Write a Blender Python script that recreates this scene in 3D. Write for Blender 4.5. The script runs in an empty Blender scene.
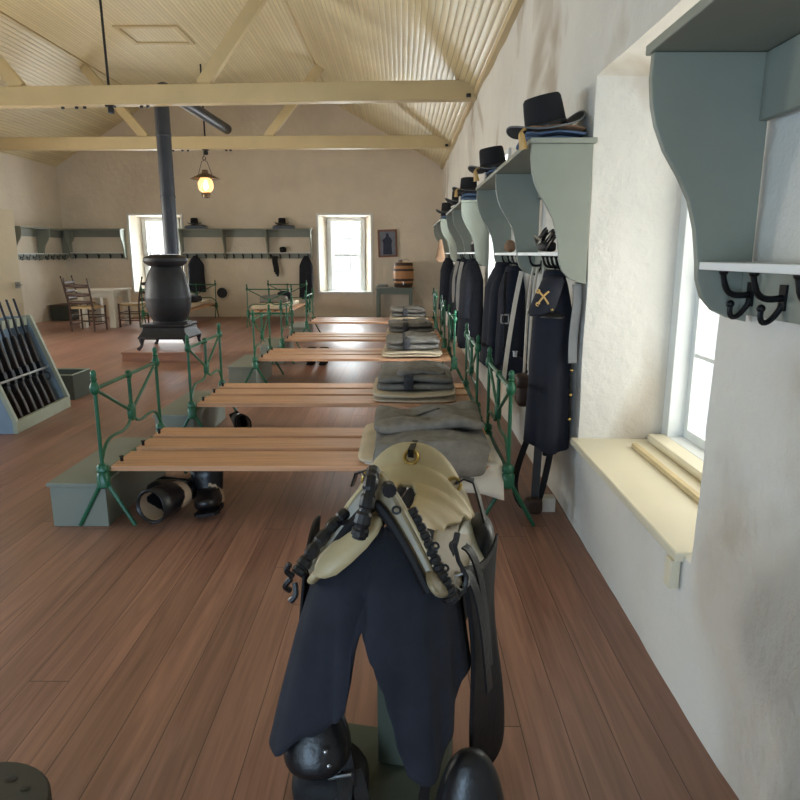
import bpy, bmesh, math, random
from mathutils import Vector, Matrix, noise, Euler
R=math.radians; PI=math.pi
sc=bpy.context.scene; C=sc.collection
random.seed(7)
def lin(c):
    return tuple(((v/12.92) if v<=.04045 else ((v+.055)/1.055)**2.4) for v in (x/255. for x in c))
# ------------------------------------------------------------------ materials
def newmat(n):
    m=bpy.data.materials.new(n); m.use_nodes=True
    nt=m.node_tree; return m,nt,nt.nodes['Principled BSDF']
def mat(n,c,rough=.6,var=.12,scale=8,bump=.0,bscale=40,metal=0,spec=None,stretch=(1,1,1),sheen=0):
    m,nt,b=newmat(n); N=nt.nodes.new; L=nt.links.new
    c=lin(c)
    tc=N('ShaderNodeTexCoord'); mp=N('ShaderNodeMapping'); mp.inputs['Scale'].default_value=stretch
    L(tc.outputs['Object'],mp.inputs['Vector'])
    nz=N('ShaderNodeTexNoise'); nz.inputs['Scale'].default_value=scale; nz.inputs['Detail'].default_value=5
    L(mp.outputs[0],nz.inputs['Vector'])
    rp=N('ShaderNodeValToRGB'); rp.color_ramp.elements[0].position=.3; rp.color_ramp.elements[1].position=.7
    rp.color_ramp.elements[0].color=tuple(v*(1-var) for v in c)+(1,)
    rp.color_ramp.elements[1].color=tuple(min(1,v*(1+var)) for v in c)+(1,)
    L(nz.outputs['Fac'],rp.inputs['Fac']); L(rp.outputs['Color'],b.inputs['Base Color'])
    b.inputs['Roughness'].default_value=rough; b.inputs['Metallic'].default_value=metal
    if spec is not None: b.inputs['Specular IOR Level'].default_value=spec
    if sheen: b.inputs['Sheen Weight'].default_value=sheen
    if bump:
        n2=N('ShaderNodeTexNoise'); n2.inputs['Scale'].default_value=bscale; n2.inputs['Detail'].default_value=6
        L(mp.outputs[0],n2.inputs['Vector'])
        bp=N('ShaderNodeBump'); bp.inputs['Strength'].default_value=bump; bp.inputs['Distance'].default_value=.01
        L(n2.outputs['Fac'],bp.inputs['Height']); L(bp.outputs[0],b.inputs['Normal'])
    return m
def plaster(n,c,blotch=False):
    m,nt,b=newmat(n); N=nt.nodes.new; L=nt.links.new
    tc=N('ShaderNodeTexCoord')
    n1=N('ShaderNodeTexNoise'); n1.inputs['Scale'].default_value=1.6; n1.inputs['Detail'].default_value=6
    L(tc.outputs['Object'],n1.inputs['Vector'])
    rp=N('ShaderNodeValToRGB'); e=rp.color_ramp.elements
    c=lin(c); e[0].position=.3; e[0].color=tuple(v*.9 for v in c)+(1,); e[1].position=.62; e[1].color=c+(1,)
    L(n1.outputs['Fac'],rp.inputs['Fac']); col=rp.outputs['Color']
    if blotch:  # browner blotches scattered by broad noise
        n3=N('ShaderNodeTexNoise'); n3.inputs['Scale'].default_value=.9; n3.inputs['Detail'].default_value=4; n3.inputs['Distortion'].default_value=.6
        L(tc.outputs['Object'],n3.inputs['Vector'])
        r3=N('ShaderNodeValToRGB'); r3.color_ramp.elements[0].position=.56; r3.color_ramp.elements[1].position=.68
        L(n3.outputs['Fac'],r3.inputs['Fac'])
        mx=N('ShaderNodeMix'); mx.data_type='RGBA'; mx.inputs['B'].default_value=lin((176,160,140))+(1,)
        mm=N('ShaderNodeMath'); mm.operation='MULTIPLY'; mm.inputs[1].default_value=.55
        L(r3.outputs['Color'],mm.inputs[0]); mm.inputs[1].default_value=.8; L(mm.outputs[0],mx.inputs['Factor']); L(col,mx.inputs['A']); col=mx.outputs['Result']
    L(col,b.inputs['Base Color']); b.inputs['Roughness'].default_value=.9; b.inputs['Specular IOR Level'].default_value=.2
    n2=N('ShaderNodeTexNoise'); n2.inputs['Scale'].default_value=9; n2.inputs['Detail'].default_value=7; n2.inputs['Roughness'].default_value=.6
    L(tc.outputs['Object'],n2.inputs['Vector'])
    bp=N('ShaderNodeBump'); bp.inputs['Strength'].default_value=.55; bp.inputs['Distance'].default_value=.03
    L(n2.outputs['Fac'],bp.inputs['Height']); L(bp.outputs[0],b.inputs['Normal'])
    return m
def floor_mat():
    m,nt,b=newmat('plank floor'); N=nt.nodes.new; L=nt.links.new
    def M(op,a,bb=None):
        n=N('ShaderNodeMath'); n.operation=op
        for i,v in enumerate((a,bb)):
            if v is None: continue
            if isinstance(v,(int,float)): n.inputs[i].default_value=v
            else: L(v,n.inputs[i])
        return n.outputs[0]
    tc=N('ShaderNodeTexCoord'); sp=N('ShaderNodeSeparateXYZ'); L(tc.outputs['Object'],sp.inputs[0])
    u=M('DIVIDE',M('ADD',sp.outputs['X'],.045),.139); iu=M('FLOOR',u); fu=M('FRACT',u)
    wn=N('ShaderNodeTexWhiteNoise'); wn.noise_dimensions='1D'; L(iu,wn.inputs['W'])
    v=M('ADD',M('DIVIDE',sp.outputs['Y'],3.4),M('MULTIPLY',wn.outputs['Value'],7.3)); iv=M('FLOOR',v); fv=M('FRACT',v)
    wn2=N('ShaderNodeTexWhiteNoise'); wn2.noise_dimensions='2D'
    cb=N('ShaderNodeCombineXYZ'); L(iu,cb.inputs[0]); L(iv,cb.inputs[1]); L(cb.outputs[0],wn2.inputs['Vector'])
    g=N('ShaderNodeCombineXYZ'); L(M('MULTIPLY',sp.outputs['X'],26),g.inputs[0]); L(M('MULTIPLY',sp.outputs['Y'],1.3),g.inputs[1]); L(M('MULTIPLY',wn2.outputs['Value'],40),g.inputs[2])
    nz=N('ShaderNodeTexNoise'); nz.inputs['Scale'].default_value=1; nz.inputs['Detail'].default_value=5; nz.inputs['Distortion'].default_value=1.2; L(g.outputs[0],nz.inputs['Vector'])
    rp=N('ShaderNodeValToRGB'); e=rp.color_ramp.elements
    e[0].position=.25; e[0].color=lin((116,74,57))+(1,); e[1].position=.75; e[1].color=lin((166,114,89))+(1,)
    L(nz.outputs['Fac'],rp.inputs['Fac'])
    hs=N('ShaderNodeHueSaturation'); hs.inputs['Saturation'].default_value=.88; L(rp.outputs['Color'],hs.inputs['Color']); L(M('ADD',M('MULTIPLY',wn2.outputs['Value'],.35),.82),hs.inputs['Value'])
    # broad wear: dusty grey-brown scuffs
    n4=N('ShaderNodeTexNoise'); n4.inputs['Scale'].default_value=.7; n4.inputs['Detail'].default_value=6; L(tc.outputs['Object'],n4.inputs['Vector'])
    mx=N('ShaderNodeMix'); mx.data_type='RGBA'; mx.inputs['B'].default_value=lin((160,130,112))+(1,)
    r4=N('ShaderNodeValToRGB'); r4.color_ramp.elements[0].position=.42; r4.color_ramp.elements[1].position=.75; L(n4.outputs['Fac'],r4.inputs['Fac'])
    L(M('MULTIPLY',r4.outputs['Color'],.5),mx.inputs['Factor']); L(hs.outputs['Color'],mx.inputs['A'])
    gap=M('MAXIMUM',M('LESS_THAN',fu,.022),M('LESS_THAN',fv,.0012))
    wk=M('MULTIPLY',gap,.75)
    mg=N('ShaderNodeMix'); mg.data_type='RGBA'; mg.inputs['B'].default_value=lin((38,22,16))+(1,)
    L(wk,mg.inputs['Factor']); L(mx.outputs['Result'],mg.inputs['A']); L(mg.outputs['Result'],b.inputs['Base Color'])
    L(M('ADD',M('MULTIPLY',nz.outputs['Fac'],.2),.3),b.inputs['Roughness'])
    bp=N('ShaderNodeBump'); bp.inputs['Strength'].default_value=.35; bp.inputs['Distance'].default_value=.004
    L(M('SUBTRACT',M('MULTIPLY',nz.outputs['Fac'],.3),gap),bp.inputs['Height']); L(bp.outputs[0],b.inputs['Normal'])
    return m
def board_mat(n,c,w=.062,axis='X'):
    m,nt,b=newmat(n); N=nt.nodes.new; L=nt.links.new
    def M(op,a,bb=None):
        k=N('ShaderNodeMath'); k.operation=op
        for i,v in enumerate((a,bb)):
            if v is None: continue
            if isinstance(v,(int,float)): k.inputs[i].default_value=v
            else: L(v,k.inputs[i])
        return k.outputs[0]
    tc=N('ShaderNodeTexCoord'); sp=N('ShaderNodeSeparateXYZ'); L(tc.outputs['Object'],sp.inputs[0])
    u=M('DIVIDE',sp.outputs[axis],w); fu=M('FRACT',u); iu=M('FLOOR',u)
    wn=N('ShaderNodeTexWhiteNoise'); wn.noise_dimensions='1D'; L(iu,wn.inputs['W'])
    fv=M('FRACT',M('ADD',M('DIVIDE',sp.outputs['Y'],3.1),M('MULTIPLY',wn.outputs['Value'],5.7)))
    d=M('ABSOLUTE',M('SUBTRACT',fu,.5))
    groove=M('MAXIMUM',M('GREATER_THAN',d,.44),M('LESS_THAN',fv,.003))
    c=lin(c)
    hs=N('ShaderNodeHueSaturation'); hs.inputs['Color'].default_value=c+(1,); L(M('ADD',M('MULTIPLY',wn.outputs['Value'],.12),.94),hs.inputs['Value'])
    mg=N('ShaderNodeMix'); mg.data_type='RGBA'; mg.inputs['B'].default_value=tuple(v*.45 for v in c)+(1,)
    L(M('MULTIPLY',groove,.6),mg.inputs['Factor']); L(hs.outputs['Color'],mg.inputs['A']); L(mg.outputs['Result'],b.inputs['Base Color'])
    b.inputs['Roughness'].default_value=.38
    h=M('ADD',M('MULTIPLY',M('POWER',d,2.),-1.6),M('MULTIPLY',groove,-.5))
    bp=N('ShaderNodeBump'); bp.inputs['Strength'].default_value=.8; bp.inputs['Distance'].default_value=.012
    L(h,bp.inputs['Height']); L(bp.outputs[0],b.inputs['Normal'])
    return m
def glass_mat():
    m,nt,b=newmat('window glass'); N=nt.nodes.new; L=nt.links.new
    nt.nodes.remove(b); o=nt.nodes['Material Output']
    t=N('ShaderNodeBsdfTransparent'); t.inputs[0].default_value=(.95,.97,.97,1); g=N('ShaderNodeBsdfGlossy'); g.inputs['Roughness'].default_value=.02
    x=N('ShaderNodeMixShader'); x.inputs[0].default_value=.05; L(t.outputs[0],x.inputs[1]); L(g.outputs[0],x.inputs[2]); L(x.outputs[0],o.inputs[0])
    return m
def emit(n,c,s):
    m,nt,b=newmat(n); b.inputs['Emission Color'].default_value=c+(1,); b.inputs['Emission Strength'].default_value=s; b.inputs['Base Color'].default_value=c+(1,); return m
MT=dict(
 wall=plaster('whitewashed wall',(226,214,196)), wallR=plaster('whitewashed side wall',(226,221,212),True),
 floor=floor_mat(), ceil=board_mat('beadboard ceiling',(217,200,157)),
 beam=mat('cream beam paint',(200,179,136),.5,.05,3,.1,20), trim=mat('white trim paint',(226,228,226),.45,.03),
 sill=mat('cream sill paint',(226,216,190),.45,.04,3,.05,20),
 shelf=mat('grey green shelf paint',(140,144,132),.5,.05,4,.06,30), hook=mat('black iron hook',(28,28,30),.4,.1,20,0,40,.6),
 green=mat('green enamel',(25,90,62),.35,.18,14,.05,60), pine=mat('pine slat',(206,156,118),.5,.16,5,.08,30,stretch=(.5,9,9)),
 locker=mat('grey locker paint',(132,138,128),.5,.06,4), blanket=mat('grey wool',(122,118,112),.95,.22,16,.35,260),
 blanketd=mat('charcoal wool',(62,62,66),.95,.15,16,.35,260), cotton=mat('unbleached cotton',(206,190,164),.9,.08,8,.4,30),
 white=mat('white cotton',(222,214,202),.9,.05,8,.3,30), navy=mat('navy wool',(34,36,46),.95,.2,12,.25,400),
 navyd=mat('dark navy wool',(24,27,40),.95,.15,12,.25,400), blue=mat('sky blue kersey',(92,112,142),.95,.2,14,.4,80),
 black=mat('black leather',(24,23,25),.35,.25,14,.15,60), blackd=mat('dull black leather',(26,25,27),.65,.2,14,.2,60,0,.3), brown=mat('brown leather',(62,42,32),.5,.2,12,.15,50),
 felt=mat('black felt',(26,26,30),.95,.1,30,.2,150), gold=mat('gold cord',(188,152,92),.5,.15,30,0,40,0), brass=mat('brass',(190,160,90),.3,.08,20,0,40,.9),
 rawhide=mat('cream rawhide',(190,170,130),.45,.12,7,.12,40), plate=mat('aged grey rawhide',(122,120,98),.3,.2,9,.1,40), rawhided=mat('worn pale rawhide',(142,128,100),.4,.2,9,.12,40),
 iron=mat('black cast iron',(40,40,44),.5,.15,10,.2,60,.3), pipe=mat('dark sheet iron',(58,60,66),.45,.15,6,.05,30,.4),
 rackc=mat('rack pale paint',(160,164,146),.5,.05), rackb=mat('rack blue grey paint',(128,146,164),.5,.06), gunw=mat('dark walnut',(44,32,27),.4,.2,10), gunm=mat('blued steel',(44,46,52),.35,.1,20,0,40,.7),
 chair=mat('dark chair wood',(74,54,44),.55,.15,8), cane=mat('woven rush',(176,150,110),.8,.2,40,.4,80), tablew=mat('whitewashed table',(206,200,186),.6,.06,5),
 tableg=mat('grey green table',(104,116,108),.5,.06), oak=mat('oak staves',(176,126,82),.5,.18,6,.1,30,stretch=(8,8,.6)), hoop=mat('iron hoop',(70,56,48),.5,.15,20,0,40,.5),
 dkbox=mat('dark green box paint',(62,68,58),.6,.08), plat=mat('platform planks',(142,98,76),.55,.14,4,stretch=(1,6,6)),
 frame=mat('brown picture frame',(128,86,66),.5,.12,10), paper=mat('blue grey print',(120,126,140),.8,.2,6), figure=mat('dark print ink',(52,58,78),.85,.15,8),
 tin=mat('tin shade',(120,100,80),.4,.1,10,0,40,.6), steel=mat('bright steel',(176,178,180),.3,.05,20,0,40,.9), standg=mat('olive stand paint',(74,80,66),.6,.1,5),
 stool=mat('dark olive paint',(54,54,46),.5,.12,6), blotch=mat('dark grease',(24,22,20),.5,.1), tan=mat('tan canvas',(132,102,78),.9,.12,10), stick=mat('pale stick',(206,184,140),.6,.12,5),
 red=mat('red brown leather lining',(84,50,44),.8,.15,10), inner=mat('pale boot lining',(186,160,132),.8,.1), grey=mat('grey cloth strap',(112,114,116),.9,.12,10), glass=glass_mat(),
 globe=None, flame=emit('lamp flame',(1,.62,.25),30))
def globe():
    m,nt,b=newmat('warm lamp glass'); N=nt.nodes.new; L=nt.links.new
    o=nt.nodes['Material Output']; nt.nodes.remove(b)
    t=N('ShaderNodeBsdfTransparent'); t.inputs[0].default_value=(1,.9,.78,1)
    d=N('ShaderNodeBsdfTranslucent'); d.inputs[0].default_value=(1,.85,.68,1); g=N('ShaderNodeBsdfGlossy'); g.inputs['Roughness'].default_value=.05
    x=N('ShaderNodeMixShader'); x.inputs[0].default_value=.35; L(t.outputs[0],x.inputs[1]); L(d.outputs[0],x.inputs[2])
    y=N('ShaderNodeMixShader'); y.inputs[0].default_value=.08; L(x.outputs[0],y.inputs[1]); L(g.outputs[0],y.inputs[2]); L(y.outputs[0],o.inputs[0]); return m
MT['globe']=globe()
# ------------------------------------------------------------------ mesh builder
def nv(p,s=1.,seed=0): return noise.noise(Vector((p[0]*s+seed*17.3,p[1]*s-seed*5.1,p[2]*s+seed*3.7)))
class MB:
    def __init__(s,M=None): s.v=[]; s.f=[]; s.M=M or Matrix()
    def add(s,vs,fs):
        o=len(s.v); s.v+=[s.M@Vector(p) for p in vs]; s.f+=[tuple(i+o for i in f) for f in fs]; return s
    def box(s,x0,x1,y0,y1,z0,z1):
        vs=[(x,y,z) for x in (x0,x1) for y in (y0,y1) for z in (z0,z1)]
        return s.add(vs,[(0,1,3,2),(4,6,7,5),(0,4,5,1),(2,3,7,6),(0,2,6,4),(1,5,7,3)])
    def rings(s,rs,closed=True,caps=True):
        n=len(rs[0]); vs=[p for r in rs for p in r]; fs=[]
        for i in range(len(rs)-1):
            for j in range(n if closed else n-1):
                k=(j+1)%n; fs.append((i*n+j,i*n+k,(i+1)*n+k,(i+1)*n+j))
        if caps and closed:
            fs.append(tuple(range(n-1,-1,-1))); fs.append(tuple((len(rs)-1)*n+j for j in range(n)))
        return s.add(vs,fs)
    def tube(s,pts,r,n=8,loop=False,caps=True,flat=1.):
        P=[Vector(p) for p in pts]; N=len(P); rs=[]; up=None
        for i,p in enumerate(P):
            a=P[(i-1)%N] if (loop or i>0) else p; b=P[(i+1)%N] if (loop or i<N-1) else p
            t=(b-a).normalized() if (b-a).length>1e-9 else Vector((0,0,1))
            if up is None: up=t.orthogonal().normalized()
            up=(up-t*up.dot(t)); up=up.normalized() if up.length>1e-6 else t.orthogonal().normalized()
            w=t.cross(up); rr=r[i] if isinstance(r,(list,tuple)) else r
            rs.append([p+up*(math.cos(2*PI*k/n)*rr)+w*(math.sin(2*PI*k/n)*rr*flat) for k in range(n)])
        if loop: rs.append(rs[0])
        return s.rings(rs,True,caps and not loop)
    def lathe(s,prof,n=24,c=(0,0,0),caps=True,sx=1,sy=1):
        return s.rings([[(c[0]+r*sx*math.cos(2*PI*k/n),c[1]+r*sy*math.sin(2*PI*k/n),c[2]+z) for k in range(n)] for r,z in prof],True,caps)
    def prism(s,prof,f0,f1):       # prof 2D; f0,f1 map 2D->3D
        n=len(prof); vs=[f0(*p) for p in prof]+[f1(*p) for p in prof]
        return s.add(vs,[tuple(range(n)),tuple(range(2*n-1,n-1,-1))]+[(i,i+n,(i+1)%n+n,(i+1)%n) for i in range(n)])
    def grid(s,fn,nu,nv_,skip=None):
        vs=[fn(i/nu,j/nv_) for i in range(nu+1) for j in range(nv_+1)]
        fs=[(i*(nv_+1)+j,(i+1)*(nv_+1)+j,(i+1)*(nv_+1)+j+1,i*(nv_+1)+j+1) for i in range(nu) for j in range(nv_) if not(skip and skip((i+.5)/nu,(j+.5)/nv_))]
        return s.add(vs,fs)
    def strap(s,pts,w,t=.004,side=(1,0,0)):   # flat strip along pts
        P=[Vector(p) for p in pts]; sd=Vector(side); rs=[]
        for i,p in enumerate(P):
            a=P[max(0,i-1)]; b=P[min(len(P)-1,i+1)]; tg=(b-a).normalized(); q=(sd-tg*sd.dot(tg)).normalized(); nn=tg.cross(q)
            rs.append([p+q*w/2+nn*t/2,p-q*w/2+nn*t/2,p-q*w/2-nn*t/2,p+q*w/2-nn*t/2])
        return s.rings(rs)
    def blob(s,c,sz,e=.35,n=20,amp=0,sc=6,seed=0,e2=None,fx=None):
        e2=e2 or e
        def pw(v,k): return math.copysign(abs(v)**k,v)
        rs=[]
        for i in range(n+1):
            ph=-PI/2+PI*i/n; ring=[]
            for k in range(2*n):
                th=2*PI*k/(2*n)
                x=pw(math.cos(ph),e2)*pw(math.cos(th),e); y=pw(math.cos(ph),e2)*pw(math.sin(th),e); z=pw(math.sin(ph),e2)
                p=Vector((x*sz[0]/2,y*sz[1]/2,z*sz[2]/2))
                if amp:
                    d=nv(p,sc,seed)*amp; d2=nv(p,sc*2.3,seed+3)*amp*.5; p=p+Vector((x,y,z)).normalized()*(d+d2)
                if fx: p=Vector(fx(p))
                ring.append(p+Vector(c))
            rs.append(ring)
        return s.rings(rs)
    def build(s,name,m,parent=None,bevel=0,sub=0,thick=0,ang=40,loc=None):
        me=bpy.data.meshes.new(name); me.from_pydata([tuple(v) for v in s.v],[],s.f)
        bm=bmesh.new(); bm.from_mesh(me); bmesh.ops.remove_doubles(bm,verts=bm.verts,dist=1e-6)
        bmesh.ops.recalc_face_normals(bm,faces=bm.faces); bm.to_mesh(me); bm.free()
        for p in me.polygons: p.use_smooth=True
        me.set_sharp_from_angle(angle=R(ang))
        me.materials.append(MT[m] if isinstance(m,str) else m)
        o=bpy.data.objects.new(name,me); C.objects.link(o)
        if parent: o.parent=parent
        if loc: o.location=loc
        if thick:
            k=o.modifiers.new('s','SOLIDIFY'); k.thickness=thick; k.offset=0
        if bevel:
            k=o.modifiers.new('b','BEVEL'); k.width=bevel; k.segments=2; k.limit_method='ANGLE'; k.angle_limit=R(40)
        if sub:
            k=o.modifiers.new('u','SUBSURF'); k.levels=sub; k.render_levels=sub
        return o
def thing(name,label,cat,loc=(0,0,0),rz=0,group=None,rx=0,ry=0):
    o=bpy.data.objects.new(name,None); C.objects.link(o); o.empty_display_size=.1
    o.location=loc; o.rotation_euler=(rx,ry,rz); return tag(o,label,cat,group)
def tag(o,label,cat,group=None):
    o['label']=label; o['category']=cat
    if group: o['group']=group
    return o
def struct(o,label=None,cat=None):
    o['kind']='structure'
    if label: o['label']=label
    if cat: o['category']=cat
    return o
def dup(o,parent=None):
    c=o.copy(); C.objects.link(c)
    if parent: c.parent=parent
    for ch in list(o.children): dup(ch,c)
    return c
def place(o,loc,rz=0,label=None,group=None):
    c=dup(o); c.location=loc; c.rotation_euler[2]=rz
    if label: c['label']=label
    if group: c['group']=group
    return c
def arc(c,r,a0,a1,n,pl='xz'):
    out=[]
    for i in range(n+1):
        a=R(a0+(a1-a0)*i/n); u,v=r*math.cos(a),r*math.sin(a)
        out.append({'xz':(c[0]+u,c[1],c[2]+v),'yz':(c[0],c[1]+u,c[2]+v),'xy':(c[0]+u,c[1]+v,c[2])}[pl])
    return out
def bez(p0,p1,p2,p3,n=10):
    p0,p1,p2,p3=map(Vector,(p0,p1,p2,p3)); return [p0*(1-t)**3+p1*3*t*(1-t)**2+p2*3*t*t*(1-t)+p3*t**3 for t in (i/n for i in range(n+1))]
# ------------------------------------------------------------------ camera
F=670.; PITCH=math.atan(146/F)
cd=bpy.data.cameras.new('camera'); cam=bpy.data.objects.new('camera',cd); C.objects.link(cam)
cd.sensor_width=36; cd.lens=F/800*36; cd.clip_start=.02
cam.location=(0,0,1.45); cam.rotation_euler=(PI/2-PITCH,0,math.atan(2/F)); sc.camera=cam
# ------------------------------------------------------------------ room shell
XL,XR,YB,YF=-7.85,.925,15.95,-3.0
ZS,ZC=3.38,4.75
def wall(name,m,a0,a1,z1,ops,M,step,amp,depth=.45,label=None):
    """local: x along the wall, y outward, z up"""
    def brk(lo,hi,ex):
        b=sorted(set([lo,hi]+[e for e in ex if lo<e<hi])); out=[]
        for p,q in zip(b,b[1:]):
            k=max(1,int(math.ceil((q-p)/step))); out+=[p+(q-p)*i/k for i in range(k)]
        return out+[hi]
    xs=brk(a0,a1,[e for o in ops for e in o[:2]]); zs=brk(0,z1,[e for o in ops for e in o[2:4]])
    mb=MB(M)
    def disp(x,z):
        w=amp*(nv((x,0,z),.9,2)*1.6+nv((x,0,z),3.1,5)*.8+nv((x,0,z),9,9)*.25)
        return (x,w,z)
    vid={}; vs=[]; fs=[]
    def V(i,j):
        if (i,j) not in vid: vid[(i,j)]=len(vs); vs.append(disp(xs[i],zs[j]))
        return vid[(i,j)]
    for i in range(len(xs)-1):
        for j in range(len(zs)-1):
            cx,cz=(xs[i]+xs[i+1])/2,(zs[j]+zs[j+1])/2
            if any(o[0]<cx<o[1] and o[2]<cz<o[3] for o in ops): continue
            fs.append((V(i,j),V(i+1,j),V(i+1,j+1),V(i,j+1)))
    for o in ops:       # reveals, splayed
        sp=o[4]; mx,mz=(o[0]+o[1])/2,(o[2]+o[3])/2
        loop=[(x,o[2]) for x in xs if o[0]<=x<=o[1]]+[(o[1],z) for z in zs if o[2]<z<o[3]]+[(x,o[3]) for x in reversed(xs) if o[0]<=x<=o[1]]+[(o[0],z) for z in reversed(zs) if o[2]<z<o[3]]
        n=len(loop); rr=[]
        for k in range(5):
            t=k/4; ring=[]
            for (x,z) in loop:
                fx=(x-mx)/(o[1]-mx); fz=(z-mz)/(o[3]-mz)
                p=disp(x,z); edge=(1-t)
                rnd=.02*(1 if k==0 else 0)
                ring.append((x-fx*sp*t,p[1]*edge+depth*t,z-(fz*sp*.3*t if z>o[2]+1e-6 else 0)))
            rr.append(ring)
        b=len(vs); vs+= [p for r in rr for p in r]
        for i in range(4):
            for k in range(n): fs.append((b+i*n+k,b+i*n+(k+1)%n,b+(i+1)*n+(k+1)%n,b+(i+1)*n+k))
    mb.add(vs,fs)
    o=mb.build(name,m); 
    bm=bmesh.new(); bm.from_mesh(o.data); bmesh.ops.remove_doubles(bm,verts=bm.verts,dist=1e-4); bm.to_mesh(o.data); bm.free()
    return struct(o,label,'wall')
def fr(origin,xd,yd):
    xd,yd=Vector(xd),Vector(yd); z=Vector((0,0,1)); return Matrix.Translation(origin)@Matrix((xd,yd,z)).transposed().to_4x4()
MBk=fr((0,YB,0),(1,0,0),(0,1,0)); MRt=fr((XR,0,0),(0,-1,0),(1,0,0)); MLf=fr((XL,0,0),(0,1,0),(-1,0,0)); MFr=fr((0,YF,0),(-1,0,0),(0,-1,0))
RW=[(1.97,3.41,.49,2.27,.03),(6.02,7.1,.55,2.3,.08),(9.85,10.95,.55,2.3,.1)]      # right wall windows (Y)
BW=[(-6.3,-5.08,.58,2.33,.2),(-1.94,-.71,.58,2.33,.2)]
LW=[(1.5,2.9,.55,2.3,.1),(5.2,6.6,.55,2.3,.1),(9.2,10.6,.55,2.3,.1)]
FW=[(.9,2.1,.02,2.25,.0),(3.4,4.8,.55,2.3,.1)]
wall('wall_right','wallR',-YB-.1,-YF+.1,3.55,[(-b,-a,c,d,s) for a,b,c,d,s in RW],MRt,.1,.011,.56,'whitewashed lumpy plaster wall along the right side')
wall('wall_back','wall',XL-.1,XR+.1,4.95,BW,MBk,.2,.012,.45,'whitewashed plaster gable wall at the far end')
wall('wall_left','wall',YF-.1,YB+.1,3.55,LW,MLf,.25,.012,.45,'whitewashed plaster wall on the left')
wall('wall_front','wall',-XR-.1,-XL+.1,4.95,FW,MFr,.3,.012,.45,'whitewashed wall behind the viewer')
struct(MB().box(XL-.5,XR+.55,YF-.5,YB+.5,-.08,0).build('floor','floor'),'worn red-brown plank floor running to the far wall','floor')
cm=MB(); hx=-1.55; lx=-5.6
y0,y1=YF-.1,YB+.06
sl=(ZC-ZS)/(XR-hx); e=.12
prof=[(XR+e,ZS-e*sl),(hx,ZC),(lx,ZC),(XL-e,ZS-e*sl),(XL-e,ZS-e*sl+.1),(lx-.02,ZC+.1),(hx+.02,ZC+.1),(XR+e,ZS-e*sl+.1)]
cm.prism(prof,lambda x,z:(x,y0,z),lambda x,z:(x,y1,z))
struct(cm.build('ceiling','ceil',ang=5),'cream beadboard ceiling with sloping sides','ceiling')
# hatch trim on the flat of the ceiling
hm=MB(); 
for a in ((-4.28,-3.32,10.82,10.9),(-4.28,-3.32,11.62,11.7),(-4.28,-4.22,10.9,11.62),(-3.38,-3.32,10.9,11.62)): hm.box(a[0],a[1],a[2],a[3],ZC-.025,ZC+.005)
struct(hm.build('trim_1','beam'),'cream moulding framing the ceiling hatch','trim')
# cornice strips where slope meets walls
tm=MB(); tm.box(XR-.05,XR+.02,YF,YB,ZS-.05,ZS+.02); struct(tm.build('trim_2','beam'),'thin cream strip where right wall meets the ceiling','trim')
tm=MB(); tm.tube([(hx,YF,ZC-.008),(hx,YB,ZC-.008)],.02,6); struct(tm.build('trim_3','beam'),'cream batten along the right break of the ceiling','trim')
tm=MB(); tm.tube([(lx,YF,ZC-.008),(lx,YB,ZC-.008)],.02,6); struct(tm.build('trim_4','beam'),'cream batten along the left break of the ceiling','trim')
# baseboard-like quarter round at the back wall
struct(MB().box(XL,XR-.05,YB-.03,YB+.02,0,.05).build('baseboard_back','wall'),'low plaster skirting at the foot of the far wall','baseboard')
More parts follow.
